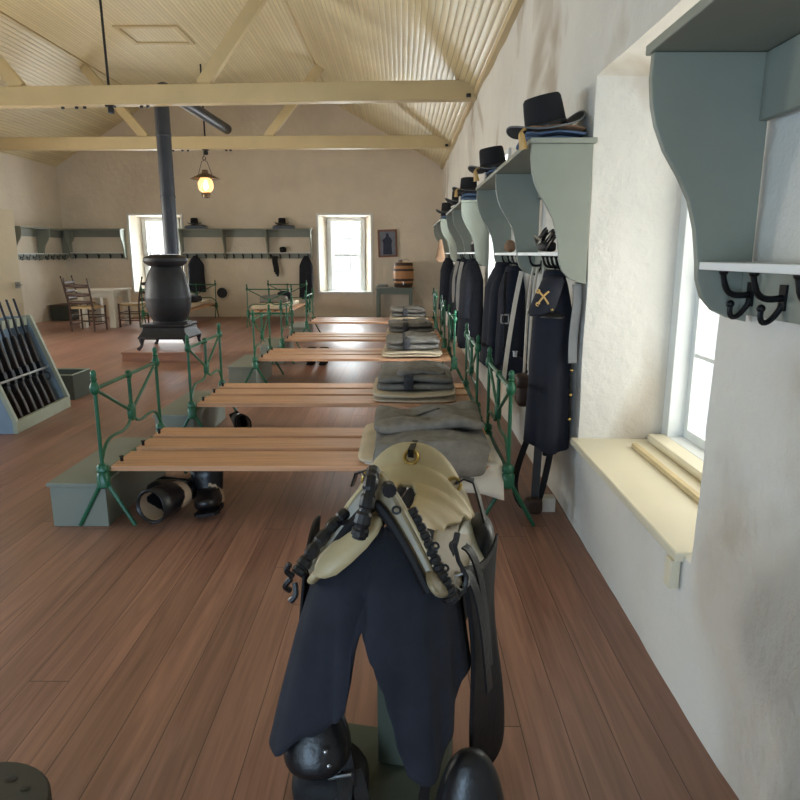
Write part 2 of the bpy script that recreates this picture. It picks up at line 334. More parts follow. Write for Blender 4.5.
# ------------------------------------------------------------------ windows
wn=[0]
def window(M,a0,a1,z0,z1,sp,depth=.45,sash=.13,near=False,label=''):
    wn[0]+=1
    w=bpy.data.objects.new('window_%d'%wn[0],None); C.objects.link(w); w.matrix_world=M; struct(w,label,'window')
    b0,b1=a0+sp,a1-sp; zt=z1-sp*.3; y=depth-.03
    f=MB()
    for x0,x1,c0,c1 in ((b0-.03,b0+.07,z0,zt),(b1-.07,b1+.03,z0,zt),(b0+.07,b1-.07,zt-.07,zt+.02),(b0+.07,b1-.07,z0-.01,z0+.05)): f.box(x0,x1,y-.1,y+.06,c0,c1)
    f.build('window_frame','trim',w,.004)
    i0,i1=b0+.07,b1-.07; c0,c1=z0+.05,zt-.07; mid=(c0+c1)/2
    for nm,q0,q1,yy in (('lower_sash',c0,mid+.02,y-.02),('upper_sash',mid-.02,c1,y+.015)):
        g=MB(); t=.045
        for x0,x1,d0,d1 in ((i0,i0+t,q0,q1),(i1-t,i1,q0,q1),(i0+t,i1-t,q0,q0+t),(i0+t,i1-t,q1-t*.8,q1)): g.box(x0,x1,yy,yy+.03,d0,d1)
        for k in (1,2):
            xx=i0+t+(i1-i0-2*t)*k/3; g.box(xx-.009,xx+.009,yy+.004,yy+.026,q0+t,q1-t*.8)
        zz=(q0+q1)/2; g.box(i0+t,i1-t,yy+.006,yy+.024,zz-.009,zz+.009)
        s=g.build(nm,'trim',w)
        MB().box(i0+t,i1-t,yy+.014,yy+.017,q0+t,q1-t*.8).build('glass_pane','glass',s)
    # inner edge bead and sill board
    if near:
        MB().box(a0-.015,a1-.05,-.035,depth-.14,z0-.022,z0+.012).build('window_sill','sill',w,.006)
        MB().box(b0+.03,b1-.03,depth-.215,depth-.131,z0+.013,z0+.052).build('window_stool','sill',w,.004)
        MB().box(a1-.11,a1-.06,-.045,-.012,z0-.12,z0-.022).build('sill_bracket','sill',w,.003)
    else:
        MB().box(a0-.03,a1+.03,-.05,depth-.14,z0-.035,z0+.01).build('window_sill','trim',w,.005)
        e=MB()
        e.box(a0-.03,a0+.015,-.025,.02,z0+.011,z1+.03); e.box(a1-.015,a1+.03,-.025,.02,z0+.011,z1+.03); e.box(a0+.015,a1-.015,-.025,.02,z1-.01,z1+.03)
        e.build('casing','trim',w)
    return w
for k,(a,b,c,d,s) in enumerate(RW):
    window(MRt,-b,-a,c,d,s,.56,near=(k==0),label=['deep white window opening under the nearest shelf on the right wall','deep window opening between the two nearer hat shelves','deep window opening between the two farther hat shelves'][k])
window(MBk,*BW[0],label='sash window partly hidden behind the stove pipe'); window(MBk,*BW[1],label='small-paned sash window in the middle of the far wall')
for k,(a,b,c,d,s) in enumerate(LW): window(MLf,a,b,c,d,s,label='sash window in the left wall outside the picture')
window(MFr,*FW[1],label='sash window behind the viewer')
# plaster wall: door on the left wall, near its far end
dr=bpy.data.objects.new('door_1',None); C.objects.link(dr); dr.location=(XL+.04,12.42,0); dr.rotation_euler=(0,0,R(-21)); struct(dr,'cream plank door standing ajar at the left edge by the wall shelf','door')
MB().box(0,.04,0,.92,.012,2.28).build('door_panel','sill',dr,.004)
l=MB(); l.box(.04,.055,.78,.88,.8,.92); l.tube([(.055,.8,.86),(.085,.8,.86),(.085,.9,.86)],.01,6); l.build('latch','steel',dr)
struct(MB().box(XL-.02,XL+.03,12.3,12.39,0,2.36).build('trim_5','sill',None,.004),'cream door jamb at the left edge','trim')
# ------------------------------------------------------------------ roof trusses
def truss(name,label,Y,tilt,z):
    t=thing(name,label,'roof truss',((XL+XR)/2,Y,z),ry=tilt); hw=(XR-XL)/2
    b=MB(); b.box(-hw-.05,hw-.02,-.08,.08,-.11,.11); b.build('tie_beam','beam',t,.008)
    up=ZC-z
    for s,e0 in ((-1,1.2),(1,1.02)):
        k=MB(); x0,x1=s*e0,s*(e0+1.0); z0,z1=.1,up-.04
        d=Vector((x1-x0,0,z1-z0)); n=Vector((d.z,0,-d.x)).normalized()*.075
        P=[Vector((x0,0,z0))+n,Vector((x0,0,z0))-n,Vector((x1,0,z1))-n,Vector((x1,0,z1))+n]
        k.prism([(p.x,p.z) for p in P],lambda x,zz:(x,-.055,zz),lambda x,zz:(x,.055,zz)); k.build('brace','beam',t,.005)
        w=MB(); w.box(s*e0-.12,s*e0+.12,-.06,.06,.105,.125); w.build('wedge','beam',t,.004)
    MB().tube([(-.12,0,up),(-.12,0,-.2)],.016,8).build('tie_rod','iron',t)
    w=MB(); w.box(-.17,-.07,-.05,.05,-.125,-.108); w.lathe([(.035,-.2),(.04,-.18),(.04,-.15),(.03,-.125)],6,(-.12,0,0)); w.build('washer_plate','iron',t)
    for xx in (-.55,-.45,.25,.33,-.72):
        MB().lathe([(.02,-.135),(.022,-.125),(.022,-.108)],6,(xx,.02,0)).build('bolt','iron',t)
    MB().lathe([(.03,-.02),(.03,.02)],8,(hw-.12,-.085,-.07)).build('end_bolt','iron',t)
    return t
truss('roof_truss','near cream roof truss crossing above the stove with iron rod',8.8,R(-.75),3.34)
truss('roof_truss','far cream roof truss from which the lamp hangs',12.9,R(-.25),3.42)
# ------------------------------------------------------------------ wall shelves
SP=[(.295,0),(.297,-.06),(.29,-.12),(.277,-.17),(.25,-.23),(.21,-.29),(.177,-.35),(.156,-.42),(.143,-.5),(.138,-.55),(.122,-.595),(.09,-.63),(.045,-.65),(0,-.66)]
def hook_mb(x,z):
    h=MB(); h.box(x-.014,x+.014,.032,.04,z-.03,z+.03)
    h.tube(bez((x,.036,z),(x,.09,z-.01),(x,.1,z+.0),(x,.11,z+.05)),[.008]*9+[.007,.007],7); h.blob((x,.11,z+.058),(.024,.024,.024),1,8)
    h.tube(bez((x,.036,z-.015),(x,.06,z-.07),(x,.09,z-.07),(x,.085,z-.03)),.007,7); h.blob((x,.085,z-.025),(.02,.02,.02),1,8)
    return h
def shelf(label,loc,rz,L,panels,hooks,zt=1.96,group='wall shelves with hooks'):
    t=thing('wall_shelf',label,'shelf',loc,rz,group)
    MB().box(-.02,L+.02,.0,.315,zt,zt+.024).build('top_board','shelf',t,.003)
    ps=[p*L for p in panels]
    for p in ps:
        q=min(max(p,0.012),L-.012)
        k=MB(); pr=[(0,0)]+SP; k.prism([(y+.012,zt-.001+zz) for y,zz in pr],lambda y,zz:(q-.012,y,zz),lambda y,zz:(q+.012,y,zz)); k.build('side_panel','shelf',t,.002,ang=50)
    for a,b in zip(ps,ps[1:]):
        a+=.0245; b-=.0245
        MB().box(a,b,.02,.15,zt-.525,zt-.505).build('shelf_board','trim',t,.002)
        MB().box(a,b,.012,.034,zt-.64,zt-.527).build('hook_rail','shelf',t,.002)
        MB().box(a,b,.012,.034,zt-.16,zt-.002).build('back_rail','shelf',t,.002)
    for h in hooks: hook_mb(h,zt-.585).build('coat_hook','hook',t)
    return t
def hk(L,n,m=.1): return [m+(L-2*m)*i/(n-1) for i in range(n)]
shelf('near grey shelf at the right edge with bare black hooks',(XR,-.55,0),PI/2,2.36,[0,.5,1],[.15,.45,.8,1.6,1.78,1.95,2.13,2.28],1.935)
shelf('long grey shelf holding the biggest black hat',(XR,3.38,0),PI/2,2.4,[0,.52,1],[.25,.36,.47,.58,1.0,1.5,1.7,1.9,2.2],1.965)
shelf('second grey hat shelf beyond the middle right window',(XR,7.25,0),PI/2,2.4,[0,.5,1],hk(2.4,8),1.975)
shelf('farthest grey hat shelf on the right wall',(XR,11.1,0),PI/2,2.4,[0,.5,1],hk(2.4,8),1.975)
shelf('three-bay grey shelf in the middle of the far wall',(-2.08,YB,0),PI,3.0,[0,.34,.67,1],hk(3.0,14),1.99)
shelf('short grey shelf in the left corner of the far wall',(-6.4,YB,0),PI,1.28,[0,1],hk(1.28,5),1.99)
shelf('grey shelf on the left wall beside the door',(XL,15.85,0),-PI/2,2.2,[0,.5,1],hk(2.2,9),1.97)
# ------------------------------------------------------------------ iron bunks
BL=2.16; BWd=.88
def make_bunk(name,label,slats=True):
    t=thing(name,label,'bed')
    for sx in (0,BL):
        s=-1 if sx==0 else 1
        for y in (0,BWd):
            p=MB(); p.tube([(sx,y,.24),(sx,y,.80)],.0105,10)
            p2=p; p=MB(); p.lathe([(.006,.885),(.014,.875),(.016,.86),(.012,.845),(.018,.835),(.012,.825),(.02,.812),(.025,.797),(.025,.778),(.02,.764),(.011,.755)],10,(sx,y,-.02)); fin=p; p=p2
            p.lathe([(.02,.36),(.032,.345),(.032,.32),(.026,.315),(.036,.30),(.036,.235),(.02,.225)],8,(sx,y,0))
            po_=p.build('post','green',t); fin.build('finial','green',po_)
            for q in (-1,1):
                MB().tube([(sx+q*.012,y,.26),(sx+q*.15,y,.012)],.0115,8).build('leg','green',t)
        MB().tube([(sx,.03,.765),(sx,BWd-.03,.765)],.0115,8).build('top_rail','green',t)
        MB().blob((sx,BWd/2,.765),(.04,.05,.05),.8,8).build('rail_joint','green',t); MB().blob((sx,BWd/2,.54),(.04,.065,.105),.6,8).build('medallion','green',t)
        MB().tube([(sx,BWd/2,.74),(sx,BWd/2,.58)],.0115,8).build('centre_rod','green',t)
        for y in (0,BWd):
            g=1 if y==0 else -1
            MB().tube([(sx,y+g*.03,.75),(sx,BWd/2-g*.03,.56)],.0095,8).build('diagonal','green',t)
            MB().tube(bez((sx,BWd/2-g*.03,.5),(sx,BWd/2-g*.14,.4),(sx,y+g*.1,.56),(sx,y+g*.005,.38)),.0095,8).build('scroll','green',t)
        MB().box(sx-.018,sx+.018,.036,BWd-.036,.27,.306).build('cross_bar','green',t)
    if slats:
        for a,b in ((.03,.31),(.385,.59),(.65,.85)):
            MB().box(.03,BL-.03,a,b,.308,.338).build('slat','pine',t,.003)
        for y in (.12,.43,.7): MB().lathe([(.009,.338),(.009,.36),(.013,.362),(.013,.368)],8,(.055,y,0)).build('slat_bolt','hook',t)
    return t
X0=-1.595
BY=[3.405,4.95,7.18,8.86,11.2]
bl_lab=['nearest green iron bunk with bare pine slats, behind the saddle','second green iron bunk with bare pine slats from the front','third green iron bunk with pine slats, middle of the row','fourth green iron bunk in the row along the right wall','farthest green iron bunk in the row along the right wall']
bunk0=make_bunk('iron_bunk',bl_lab[0]); bunk0['group']='iron bunks'
bunk0.location=(X0,BY[0],0)
for y,l in list(zip(BY,bl_lab))[1:]: place(bunk0,(X0,y,0),0,l)
place(bunk0,(-3.14,13.45,0),PI/2,'made-up green iron bunk standing against the far wall below the middle shelf').location=(-2.2,13.45,0)
place(bunk0,(-4.3,13.45,0),PI/2,'green iron bunk behind the stove with blue bedding')
# ------------------------------------------------------------------ lockers
def locker(loc,label,sx=.33,sy=.9,sz=.25):
    t=thing('footlocker',label,'box',loc,0,'grey footlockers at the bunk ends')
    b=MB(); b.box(0,sx,0,sy,0,sz-.022); b.build('body','locker',t,.003)
    b=MB(); b.box(-.012,sx+.012,-.012,sy+.012,sz-.021,sz); b.build('lid','locker',t,.003); return t
for k,y in enumerate(BY): locker((-1.895,y+(.03 if k else .01),0),['grey footlocker at the left end of the nearest bunk','grey footlocker at the left end of the second bunk','grey footlocker at the left end of the third bunk','grey footlocker at the left end of the fourth bunk','grey footlocker at the left end of the farthest bunk'][k],.3 if k<4 else .28)
# ------------------------------------------------------------------ folded bedding
def folds(w,d,h,layers,seed,amp=.012):
    """stack of folded layers as one cloth with rounded fold edges"""
    mb=MB(); n=layers; lh=h/n
    for i in range(n):
        sh=(random.random()-.5)*.03; ww=w*(1-.02*random.random()); dd=d*(1-.05*random.random())
        def fx(p,i=i): return (p.x,p.y,p.z+.012*math.sin(p.x*9+seed+i)*((i+.5)/n)+.006*math.sin(p.y*14+i*2+seed))
        mb.blob((sh,sh*.5,lh*(i+.5)),(ww,dd,lh*1.12),.22,22,amp,5,seed+i,.6,fx)
    return mb
bed_lab=['nearest bunk','second bunk','third bunk','fourth bunk','farthest bunk']
for k,y in enumerate(BY):
    xc=.17; g=y+BWd/2
    if k==0:
        # mattress sack, folded, with a corner hanging over the near edge
        s=folds(.74,.82,.04,1,3,.005); tag(s.build('bed_sack','cotton',None,loc=(.13,g+.0,.341)),'folded white bed sack under the grey blanket on the nearest bunk','bed sack','bed sacks on the bunks')
        def shf(u,v):
            x=-.2+.74*u; yy=y+.62-v*.75; z=.345
            if v>.72: yy=y+.62-.54-(v-.72)*.22-(.03*math.sin(u*7)); z=.345-(v-.72)/.28*(.1+.06*u)
            return (x,yy-.06*u*v,z+.006*math.sin(u*21+v*9))
        cover=MB().grid(shf,24,20).build('bed_sheet','white',None,thick=.006); tag(cover,'white sheet corner hanging over the near edge of the nearest bunk','sheet')
        t=thing('wool_blanket','large rumpled grey blanket on the nearest bunk behind the saddle','blanket',(.15,g-.02,.385),0,'folded grey blankets')
        def f1(p):
            k=max(0,-.30-p.y)
            return (p.x+.01*math.sin(p.y*20),p.y+k*.45+.012*math.sin(p.x*8+1),p.z-k*.75+.012*math.sin(p.x*7+.8)*(p.z>0)+.006*math.sin(p.x*26+p.y*11))
        MB().blob((.01,-.06,.04),(.62,.92,.075),.2,34,.01,6,3,.5,f1).build('lower_fold','blanket',t)
        def f2(p): 
            yy=p.y
            if p.y<0: yy=p.y+.07*math.sin(p.x*9+2.2)*(1-.5*abs(p.x))
            return (p.x,yy,p.z+.022*math.sin(p.x*8-.6)+.012*math.sin(p.x*23+p.y*9)+.01*math.sin(p.y*18))
        MB().blob((.0,.1,.105),(.63,.56,.085),.25,36,.016,6,8,.6,f2).build('upper_fold','blanket',t)
    else:
        h=.07
        s=folds(.66,.84,h,2,k*3+1,.008); tag(s.build('bed_sack','cotton',None,loc=(xc-.06,g,.342)),'folded cream bed sack under the blanket on the '+bed_lab[k],'bed sack','bed sacks on the bunks')
        t=thing('wool_blanket','folded grey blanket with dark stripe on the '+bed_lab[k],'blanket',(xc-.06,g+.0,.342+h+.002),0,'folded grey blankets')
        folds(.60,.72,.13,2,k*5+2,.014).build('folded_layers','blanket',t)
        random.seed(k+50)
        def ff(p,k=k): return (p.x,p.y+.05*math.sin(p.x*9+k),p.z+.015*math.sin(p.x*11+k*2)+.01*math.sin(p.y*20))
        MB().blob((.10-.05*(k%2),-.03,.125),(.36,.60,.05),.3,20,.02,7,k,.6,ff).build('loose_fold','blanket',t)
        s=MB(); s.blob((-.06,0,.068),(.085,.745,.142),.2,18,.004,8,k,.4); s.build('stripe','blanketd',t)
# ------------------------------------------------------------------ clothing
def hat(loc,label,rz=0,sc_=1,tilt=0,tassel=True):
    t=thing('dress_hat',label,'hat',loc,rz,'black hats on the shelves',rx=tilt)
    t.scale=(sc_,sc_,sc_)
    c=MB(); c.lathe([(.098,0),(.097,.03),(.092,.1),(.088,.135),(.08,.146),(.05,.149),(.0,.147)],28,(0,0,.008),sx=.92,sy=1.08); c.build('crown','felt',t)
    def br(u,v):
        a=2*PI*u; r=.092+.085*v; lift=.05*(abs(math.cos(a))**3)*v*v+.004
        return (r*.95*math.cos(a),r*1.1*math.sin(a),lift+.004)
    MB().grid(br,40,5).build('brim','felt',t,thick=.004)
    e=[br(i/40,1) for i in range(40)]; MB().tube([(x,y,z) for x,y,z in e],.004,6,loop=True).build('brim_binding','grey',t)
    b=MB(); b.lathe([(.1,.008),(.102,.012),(.102,.03),(.099,.034)],28,(0,0,.006),caps=False,sx=.92,sy=1.08); b.build('hat_band','black',t)
    if tassel:
        m=MB(); m.tube([(-.09,-.06,.03),(-.15,-.12,.03),(-.175,-.15,.02)],.006,6); m.lathe([(.008,0),(.014,-.012),(.018,-.05),(.02,-.07)],8,(-.178,-.155,.018)); m.build('tassel','gold',t)
    return t
def clothes(loc,w,d,h,ms,label,seed,lb='folded_clothes'):
    t=thing(lb,label,'folded clothes',loc,0,'folded uniforms on the shelves'); random.seed(seed); z=0
    for i,m in enumerate(ms):
        lh=h/len(ms); 
        def fx(p,i=i): return (p.x,p.y,p.z+.008*math.sin(p.y*16+i*2+seed)+.006*math.sin(p.x*30+seed))
        MB().blob((0,0,z+lh/2),(w*(1-.04*i),d*(1-.05*i),lh*1.05),.3,20,.008,9,seed+i,.65,fx).build('garment',m,t); z+=lh
    return t
zs=1.965+.024
clothes((.757,3.62,zs+.003),.31,.42,.066,['blue','blue','tan'],'blue and tan folded clothes under the nearest black hat',1)
hat((.735,3.62,zs+.062),'biggest black hat with gold tassel on the nearest hat shelf',0,1.13,-.03).rotation_euler=Euler((R(2),R(-13),R(10)))
clothes((.765,5.4,zs+.003),.26,.38,.085,['white','navy','blue'],'dark and white folded clothes under the second black hat',2)
hat((.71,5.45,zs+.088),'second black hat from the front with tan tassel',.1,1.12).rotation_euler=Euler((R(1),R(-10),R(10)))
zs=1.975+.024
clothes((.765,7.6,zs+.003),.26,.42,.11,['blue','blue','navy'],'stacked sky blue folded clothes near end of the second shelf',3)
hat((.735,7.75,zs+.11),'black hat on blue clothes at the near end of the second shelf',.2,1.05)
clothes((.765,9.1,zs+.003),.26,.4,.09,['grey','white','navy'],'dark folded clothes at the far end of the second shelf',4)
hat((.74,9.1,zs+.1),'black hat at the far end of the second shelf',.1,1.05,0,False)
clothes((.765,11.4,zs+.003),.26,.4,.09,['blue','navy'],'dark folded clothes at the near end of the farthest shelf',5)
hat((.74,11.4,zs+.1),'black hat at the near end of the farthest right-wall shelf',.1,1.1,0,False)
# name cards on the top boards
for (x,y,z,l) in ((.628,3.68,1.99,'small white card leaning at the shelf edge below the biggest hat'),(.625,5.35,1.99,'small white card beside the second hat'),(.628,7.6,2.0,'small white card in front of the blue clothes')):
    tag(MB().box(-.006,.006,-.055,.055,0,.062).build('name_card','white',None,.002,loc=(x,y,z)),l,'card','white cards on the shelves')
# objects on lower shelf boards
def straps_bundle(loc,label,seed):
    t=thing('leather_harness',label,'harness',loc); random.seed(seed)
    for i in range(5):
        a=random.random()*3; c=(random.uniform(-.02,.02),-.12+.06*i,.045+.01*i%3)
        pts=[(c[0]+.03*math.cos(u)*math.cos(a),c[1]+.07*math.sin(u),c[2]+.0+.04*math.cos(u+a)+.01) for u in (2*PI*j/16 for j in range(16))]
        MB().tube([(p[0],p[1],max(.013,p[2])) for p in pts],.011,6,loop=True,flat=.5).build('strap','black',t)
    MB().blob((0,0,.03),(.08,.22,.05),.5,14,.008,9,seed).build('pouch','blackd',t)
    MB().tube([(-.02,.02,.06),(-.05,.1,.09),(-.03,.15,.04)],.008,6).build('bit','steel',t); return t
straps_bundle((.83,3.95,1.461),'black harness straps heaped on the lower board beside the nearest panel',3)
m=MB(); m.lathe([(.03,0),(.034,.005),(.034,.08),(.032,.082),(.03,.02),(0,.015)],16); tag(m.build('tin_cup','white',None,loc=(.86,3.65,1.461)),'small white cup behind the nearest shelf panel','cup')
m=MB(); m.blob((0,0,.045),(.09,.12,.09),.9,12,.01,12,2); tag(m.build('sponge','tan',None,loc=(.84,5.35,1.463)),'round tan sponge on the lower shelf board','sponge')
m=MB(); m.blob((0,0,.05),(.07,.13,.1),.6,12,.01,12,4); tag(m.build('leather_pouch','black',None,loc=(.84,4.8,1.463)),'black pouch on the lower board beside the tan sponge','pouch')
for yy,l in ((8.0,'small white-topped kit bag on the lower board of the second shelf'),):
    t=thing('kit_bag',l,'bag',(.85,yy,1.471)); MB().blob((0,0,.05),(.1,.2,.1),.6,12,.012,10,7).build('bag','blackd',t); MB().blob((-.01,0,.105),(.06,.12,.04),.6,10,.005,10,7).build('flap','white',t)
def coat(loc,label,m='navy',H_=.86,w=.2,d=.26,seed=0,sleeves=True,buttons=True,btn_dx=.0,rz=0):
    """hangs from a hook: origin at the hook point; local x towards wall(+), y along wall, z down"""
    t=thing('wool_coat',label,'coat',loc,rz,'uniform coats on the hooks'); rs=[]; n=36; K=18
    for i in range(K+1):
        q=i/K; z=-H_*q
        ws=(.05+ (w*.5-.05)*min(1,q/.22)**.7)+.015*q; ds=(.045+(d*.5-.045)*min(1,q/.22)**.7)+.03*q
        cx=.0-.01*q; ring=[]
        for k in range(n):
            a=2*PI*k/n; f=1+.10*q*math.sin(5*a+seed*2+q*2)+.05*q*math.sin(9*a+seed)+.04*nv((math.cos(a),math.sin(a),q*3),1.5,seed)
            hem=.02*math.sin(2*a+seed)*(q>.99)
            ring.append((cx+ws*f*math.cos(a),ds*f*math.sin(a),z+hem))
        rs.append(ring)
    b=MB(); b.rings(rs); body=b.build('coat_body',m,t,ang=60)
    c=MB(); c.lathe([(.042,.02),(.056,.01),(.062,-.02),(.052,-.03)],16,(0,0,.0),sx=1.,sy=1.1); c.build('collar','navyd',t)
    if sleeves:
        for s in (-1,1):
            k=MB(); x=-.03; k.tube(bez((x,s*d*.36,-.1),(x-.03,s*d*.62,-.2),(x-.04,s*d*.6,-.42),(x-.05,s*d*.58,-.6)),[.035,.05,.055,.055,.054,.052,.05,.048,.046,.045,.045],12); k.build('sleeve',m,t)
    if buttons:
        for i in range(5):
            q=.25+.14*i; zz=-H_*q; ds=(d*.5)+.03*q
            MB().blob((w*.42*0+btn_dx,-ds*1.07,zz),(.018,.014,.018),1,6).build('button','brass',body)
    return t
hz=1.37
coat((.805,3.6,hz-.02),'long dark navy coat with brass buttons below the nearest shelf panel','navyd',.93,.2,.25,1,False,True,.08)
def forage_cap(loc,label):
    t=thing('forage_cap',label,'cap',loc); 
    def ffx(p): return (p.x+.25*max(0,p.z)*.6,p.y,p.z)
    b=MB(); b.lathe([(.0,-.1),(.055,-.1),(.075,-.085),(.078,-.05),(.074,.02),(.066,.08),(.05,.1),(0,.103)],24,(0,0,0),sx=.85,sy=1.05); 
    b.v=[Vector((v.x+.35*(v.z+.1),v.y,v.z)) for v in b.v]; b.build('cap_body','navy',t)
    v=MB(); v.grid(lambda u,w:(.035+(.07+.05*w)*math.cos(R(200+140*u)) *.6+.02*w,-.0+(.075+.05*w)*math.sin(R(200+140*u)),-.075-.025*w),14,4); v.build('visor','black',t,thick=.004)
    g=MB()
    for s in (1,-1):
        pts=[]
        for i in range(9):
            q=-1+i/4; x=-.022+.03*q*.9; z=.0+s*.032*q+ .006*(1-q*q)
            ang=0; yy=-.085-.0-.004
            pts.append((x+.02,yy,z))
        g.tube(pts,.005,6)
    for s in (1,-1): g.tube(arc((-.002-.027,-.09,-.032*s),.009,0,300,8),.003,5)
    g.build('crossed_sabers','gold',t)
    MB().blob((.045,-.088,-.06),(.014,.012,.014),1,6).build('side_button','brass',t); return t
forage_cap((.712,3.49,1.235),'dark blue forage cap with gold crossed sabers badge')
def sling(pts,w,m,name,label,cat,side=(0,1,0),t=.005,group=None):
    o=MB().strap(pts,w,t,side).build(name,m); return tag(o,label,cat,group)
# white canteen straps and grey cloth
for k,(y,x,zb,l) in enumerate(((3.98,.83,.78,'white canteen strap just beyond the nearest coat'),(4.12,.82,.74,'middle white canteen strap beyond the nearest coat'),(4.26,.82,.7,'wide white canteen strap over the dark canteen'))):
    sling(bez((x,y,hz),(x-.03,y+.02,1.2),(x-.02,y+.05,1.0),(x-.03,y+.02,zb),12),.055,'white','canteen_strap',l,'strap',(.4,1,0),.006,'white straps on the hooks')
sling(bez((.78,4.45,1.34),(.75,4.45,1.2),(.7,4.4,.9),(.67,4.35,.62),10),.03,'white','rifle_sling','long thin white sling hanging at a slant','sling',(1,.3,0))
def canteen(loc,label,m,r=.085):
    t=thing('canteen',label,'canteen',loc,0,None)
    b=MB(Matrix.Rotation(PI/2,4,'X')); b.lathe([(0,-.032),(r*.6,-.03),(r*.9,-.02),(r,0),(r*.9,.02),(r*.6,.03),(0,.032)],22); b.build('canteen_body',m,t)
    MB().lathe([(.014,0),(.014,.03),(.018,.032),(.018,.04),(0,.042)],10,(0,0,r-.005)).build('spout','steel',t); return t
canteen((.765,4.5,.68),'dark blue round canteen at the end of the slanting white sling','navyd',.095)
t=thing('leather_cartridge_box','brown leather pouch hanging beside the nearest navy coat','pouch',(.755,4.1,.62)); MB().blob((0,0,0),(.09,.14,.2),.6,14,.008,9,4).build('pouch_body','brown',t); MB().blob((-.012,-.01,.06),(.085,.135,.09),.5,12,.004,9,4).build('flap','brown',t)
sling(bez((.885,3.44,1.3),(.9,3.42,1.2),(.87,3.44,1.1),(.88,3.42,.9),10),.05,'grey','cloth_strap','grey cloth strap hanging by the wall under the nearest panel','strap',(1,.3,0))
# coats under the rest of the shelves
coat((.77,5.25,hz),'dark navy coat hanging in the far bay of the nearest hat shelf','navy',.78,.24,.3,2,True,False)
coat((.80,4.9,hz-.02),'black leather bound coat behind the metal buckle, second from the nearest shelf end','navyd',.7,.18,.2,6,False,False)
t=thing('saber_belt','dark leather belt with steel buckle hanging below the lower board','belt',(.72,4.72,1.33))
MB().strap(bez((0,0,0),(-.02,.03,-.2),(.02,-.02,-.4),(0,0,-.55),10),.045,.005,(.6,1,0)).build('belt_strap','black',t)
k=MB(); k.box(-.03,.03,-.012,-.004,-.36,-.352); k.box(-.03,.03,-.012,-.004,-.3,-.292); k.box(-.03,-.022,-.012,-.004,-.36,-.29); k.box(.022,.03,-.012,-.004,-.36,-.29); k.build('buckle','steel',t)
for (y,l,mm,s,hh) in ((7.5,'navy coat nearest in the row under the second shelf','navy',3,.92),(8.2,'navy coat with white sling, middle of the row under the second shelf','navyd',4,.88),(8.95,'navy coat at the far end under the second shelf','navy',5,.86),(11.45,'farthest navy coat on the right wall','navyd',7,.85)):
    coat((.77,y,hz),l,mm,hh,.25,.3,s,True,False)
sling(bez((.7,7.95,1.36),(.66,7.97,1.2),(.64,7.95,1.0),(.66,7.9,.8),10),.04,'white','rifle_sling','white sling between the coats under the second shelf','sling',(1,.3,0))
sling(bez((.7,8.6,1.36),(.66,8.6,1.2),(.64,8.6,1.1),(.66,8.6,.85),10),.04,'white','rifle_sling','white sling beside the farther coats under the second shelf','sling',(1,.3,0))
m=MB(); m.blob((0,0,0),(.14,.06,.36),.5,16,.02,9,3,.6,lambda p:(p.x*(.8-2.2*p.z),p.y,p.z)); tag(m.build('canvas_bag','tan',None,loc=(.62,11.055,1.5)),'tan canvas pouch hung on the near panel of the farthest shelf','bag')
# far wall clothing
coat((-2.22,YB-.12,1.39),'dark coat hanging at the right end of the far-wall shelf','navy',.95,.3,.16,8,False,False)
coat((-4.78,YB-.12,1.39),'dark coat hanging beside the stove pipe on the far wall','navy',.8,.36,.16,9,False,False)
t=thing('leather_harness','dark straps hanging from the far-wall hooks','harness',(-2.93,YB-.12,1.4))
for i in range(3): MB().strap(bez((.04*i-.04,0,0),(.04*i-.08,-.03,-.15),(.04*i+.02,-.02,-.3),(.03*i-.03,0,-.36-.05*i)),.05,.02,(1,0,0)).build('strap','blackd',t)
for x,l in ((-4.72,'black hat on folded clothes at the left end of the far-wall shelf'),(-2.72,'black hat on folded clothes at the right end of the far-wall shelf')):
    clothes((x+.02,YB-.17,2.017),.5,.28,.075,['blue','grey'],l.replace('black hat on folded','pale folded').replace(' at','under the hat at') if False else ('pale folded clothes under the left hat on the far wall' if x<-4 else 'pale folded clothes under the right hat on the far wall'),int(-x*9))
    hat((x-.02,YB-.17,2.105),l,.3,.95,0,False)
m=MB(); m.blob((0,0,.06),(.16,.1,.12),.7,12,.015,10,4); tag(m.build('leather_pouch','blackd',None,loc=(-2.75,YB-.1,1.487)),'small dark pouch on the lower board of the far-wall shelf','pouch')
# bedding of the far bunks
t=thing('bedding_roll','grey blanket roll and dark bundle on the far-wall bunk','bedding',(-2.7,14.4,.345))
MB().box(-.36,.36,-.75,1.0,0,.09).build('mattress','cotton',t,.03); MB().blob((-.05,.1,.16),(.6,.5,.16),.5,18,.03,6,2).build('blanket_fold','blanket',t); MB().blob((.12,.45,.2),(.34,.3,.24),.8,14,.015,6,3).build('dark_bundle','navy',t)
t=thing('bedding_roll','blue blanket folded on the bunk behind the stove','bedding',(-4.74,14.4,.345))
MB().box(-.36,.36,-.75,1.0,0,.09).build('mattress','cotton',t,.03); MB().blob((.06,.2,.16),(.62,.6,.15),.5,18,.03,6,5).build('blanket_fold','navy',t)
# black pan on the far wall
t=thing('round_pan','round black pan hung low on the far wall','pan',(-4.22,YB-.035,.56)); b=MB(Matrix.Rotation(PI/2,4,'X')); b.lathe([(0,.0),(.1,.0),(.105,.01),(.105,.03),(.12,.034),(.12,.04),(.1,.04),(.095,.012),(0,.012)],24); b.build('pan_body','iron',t)
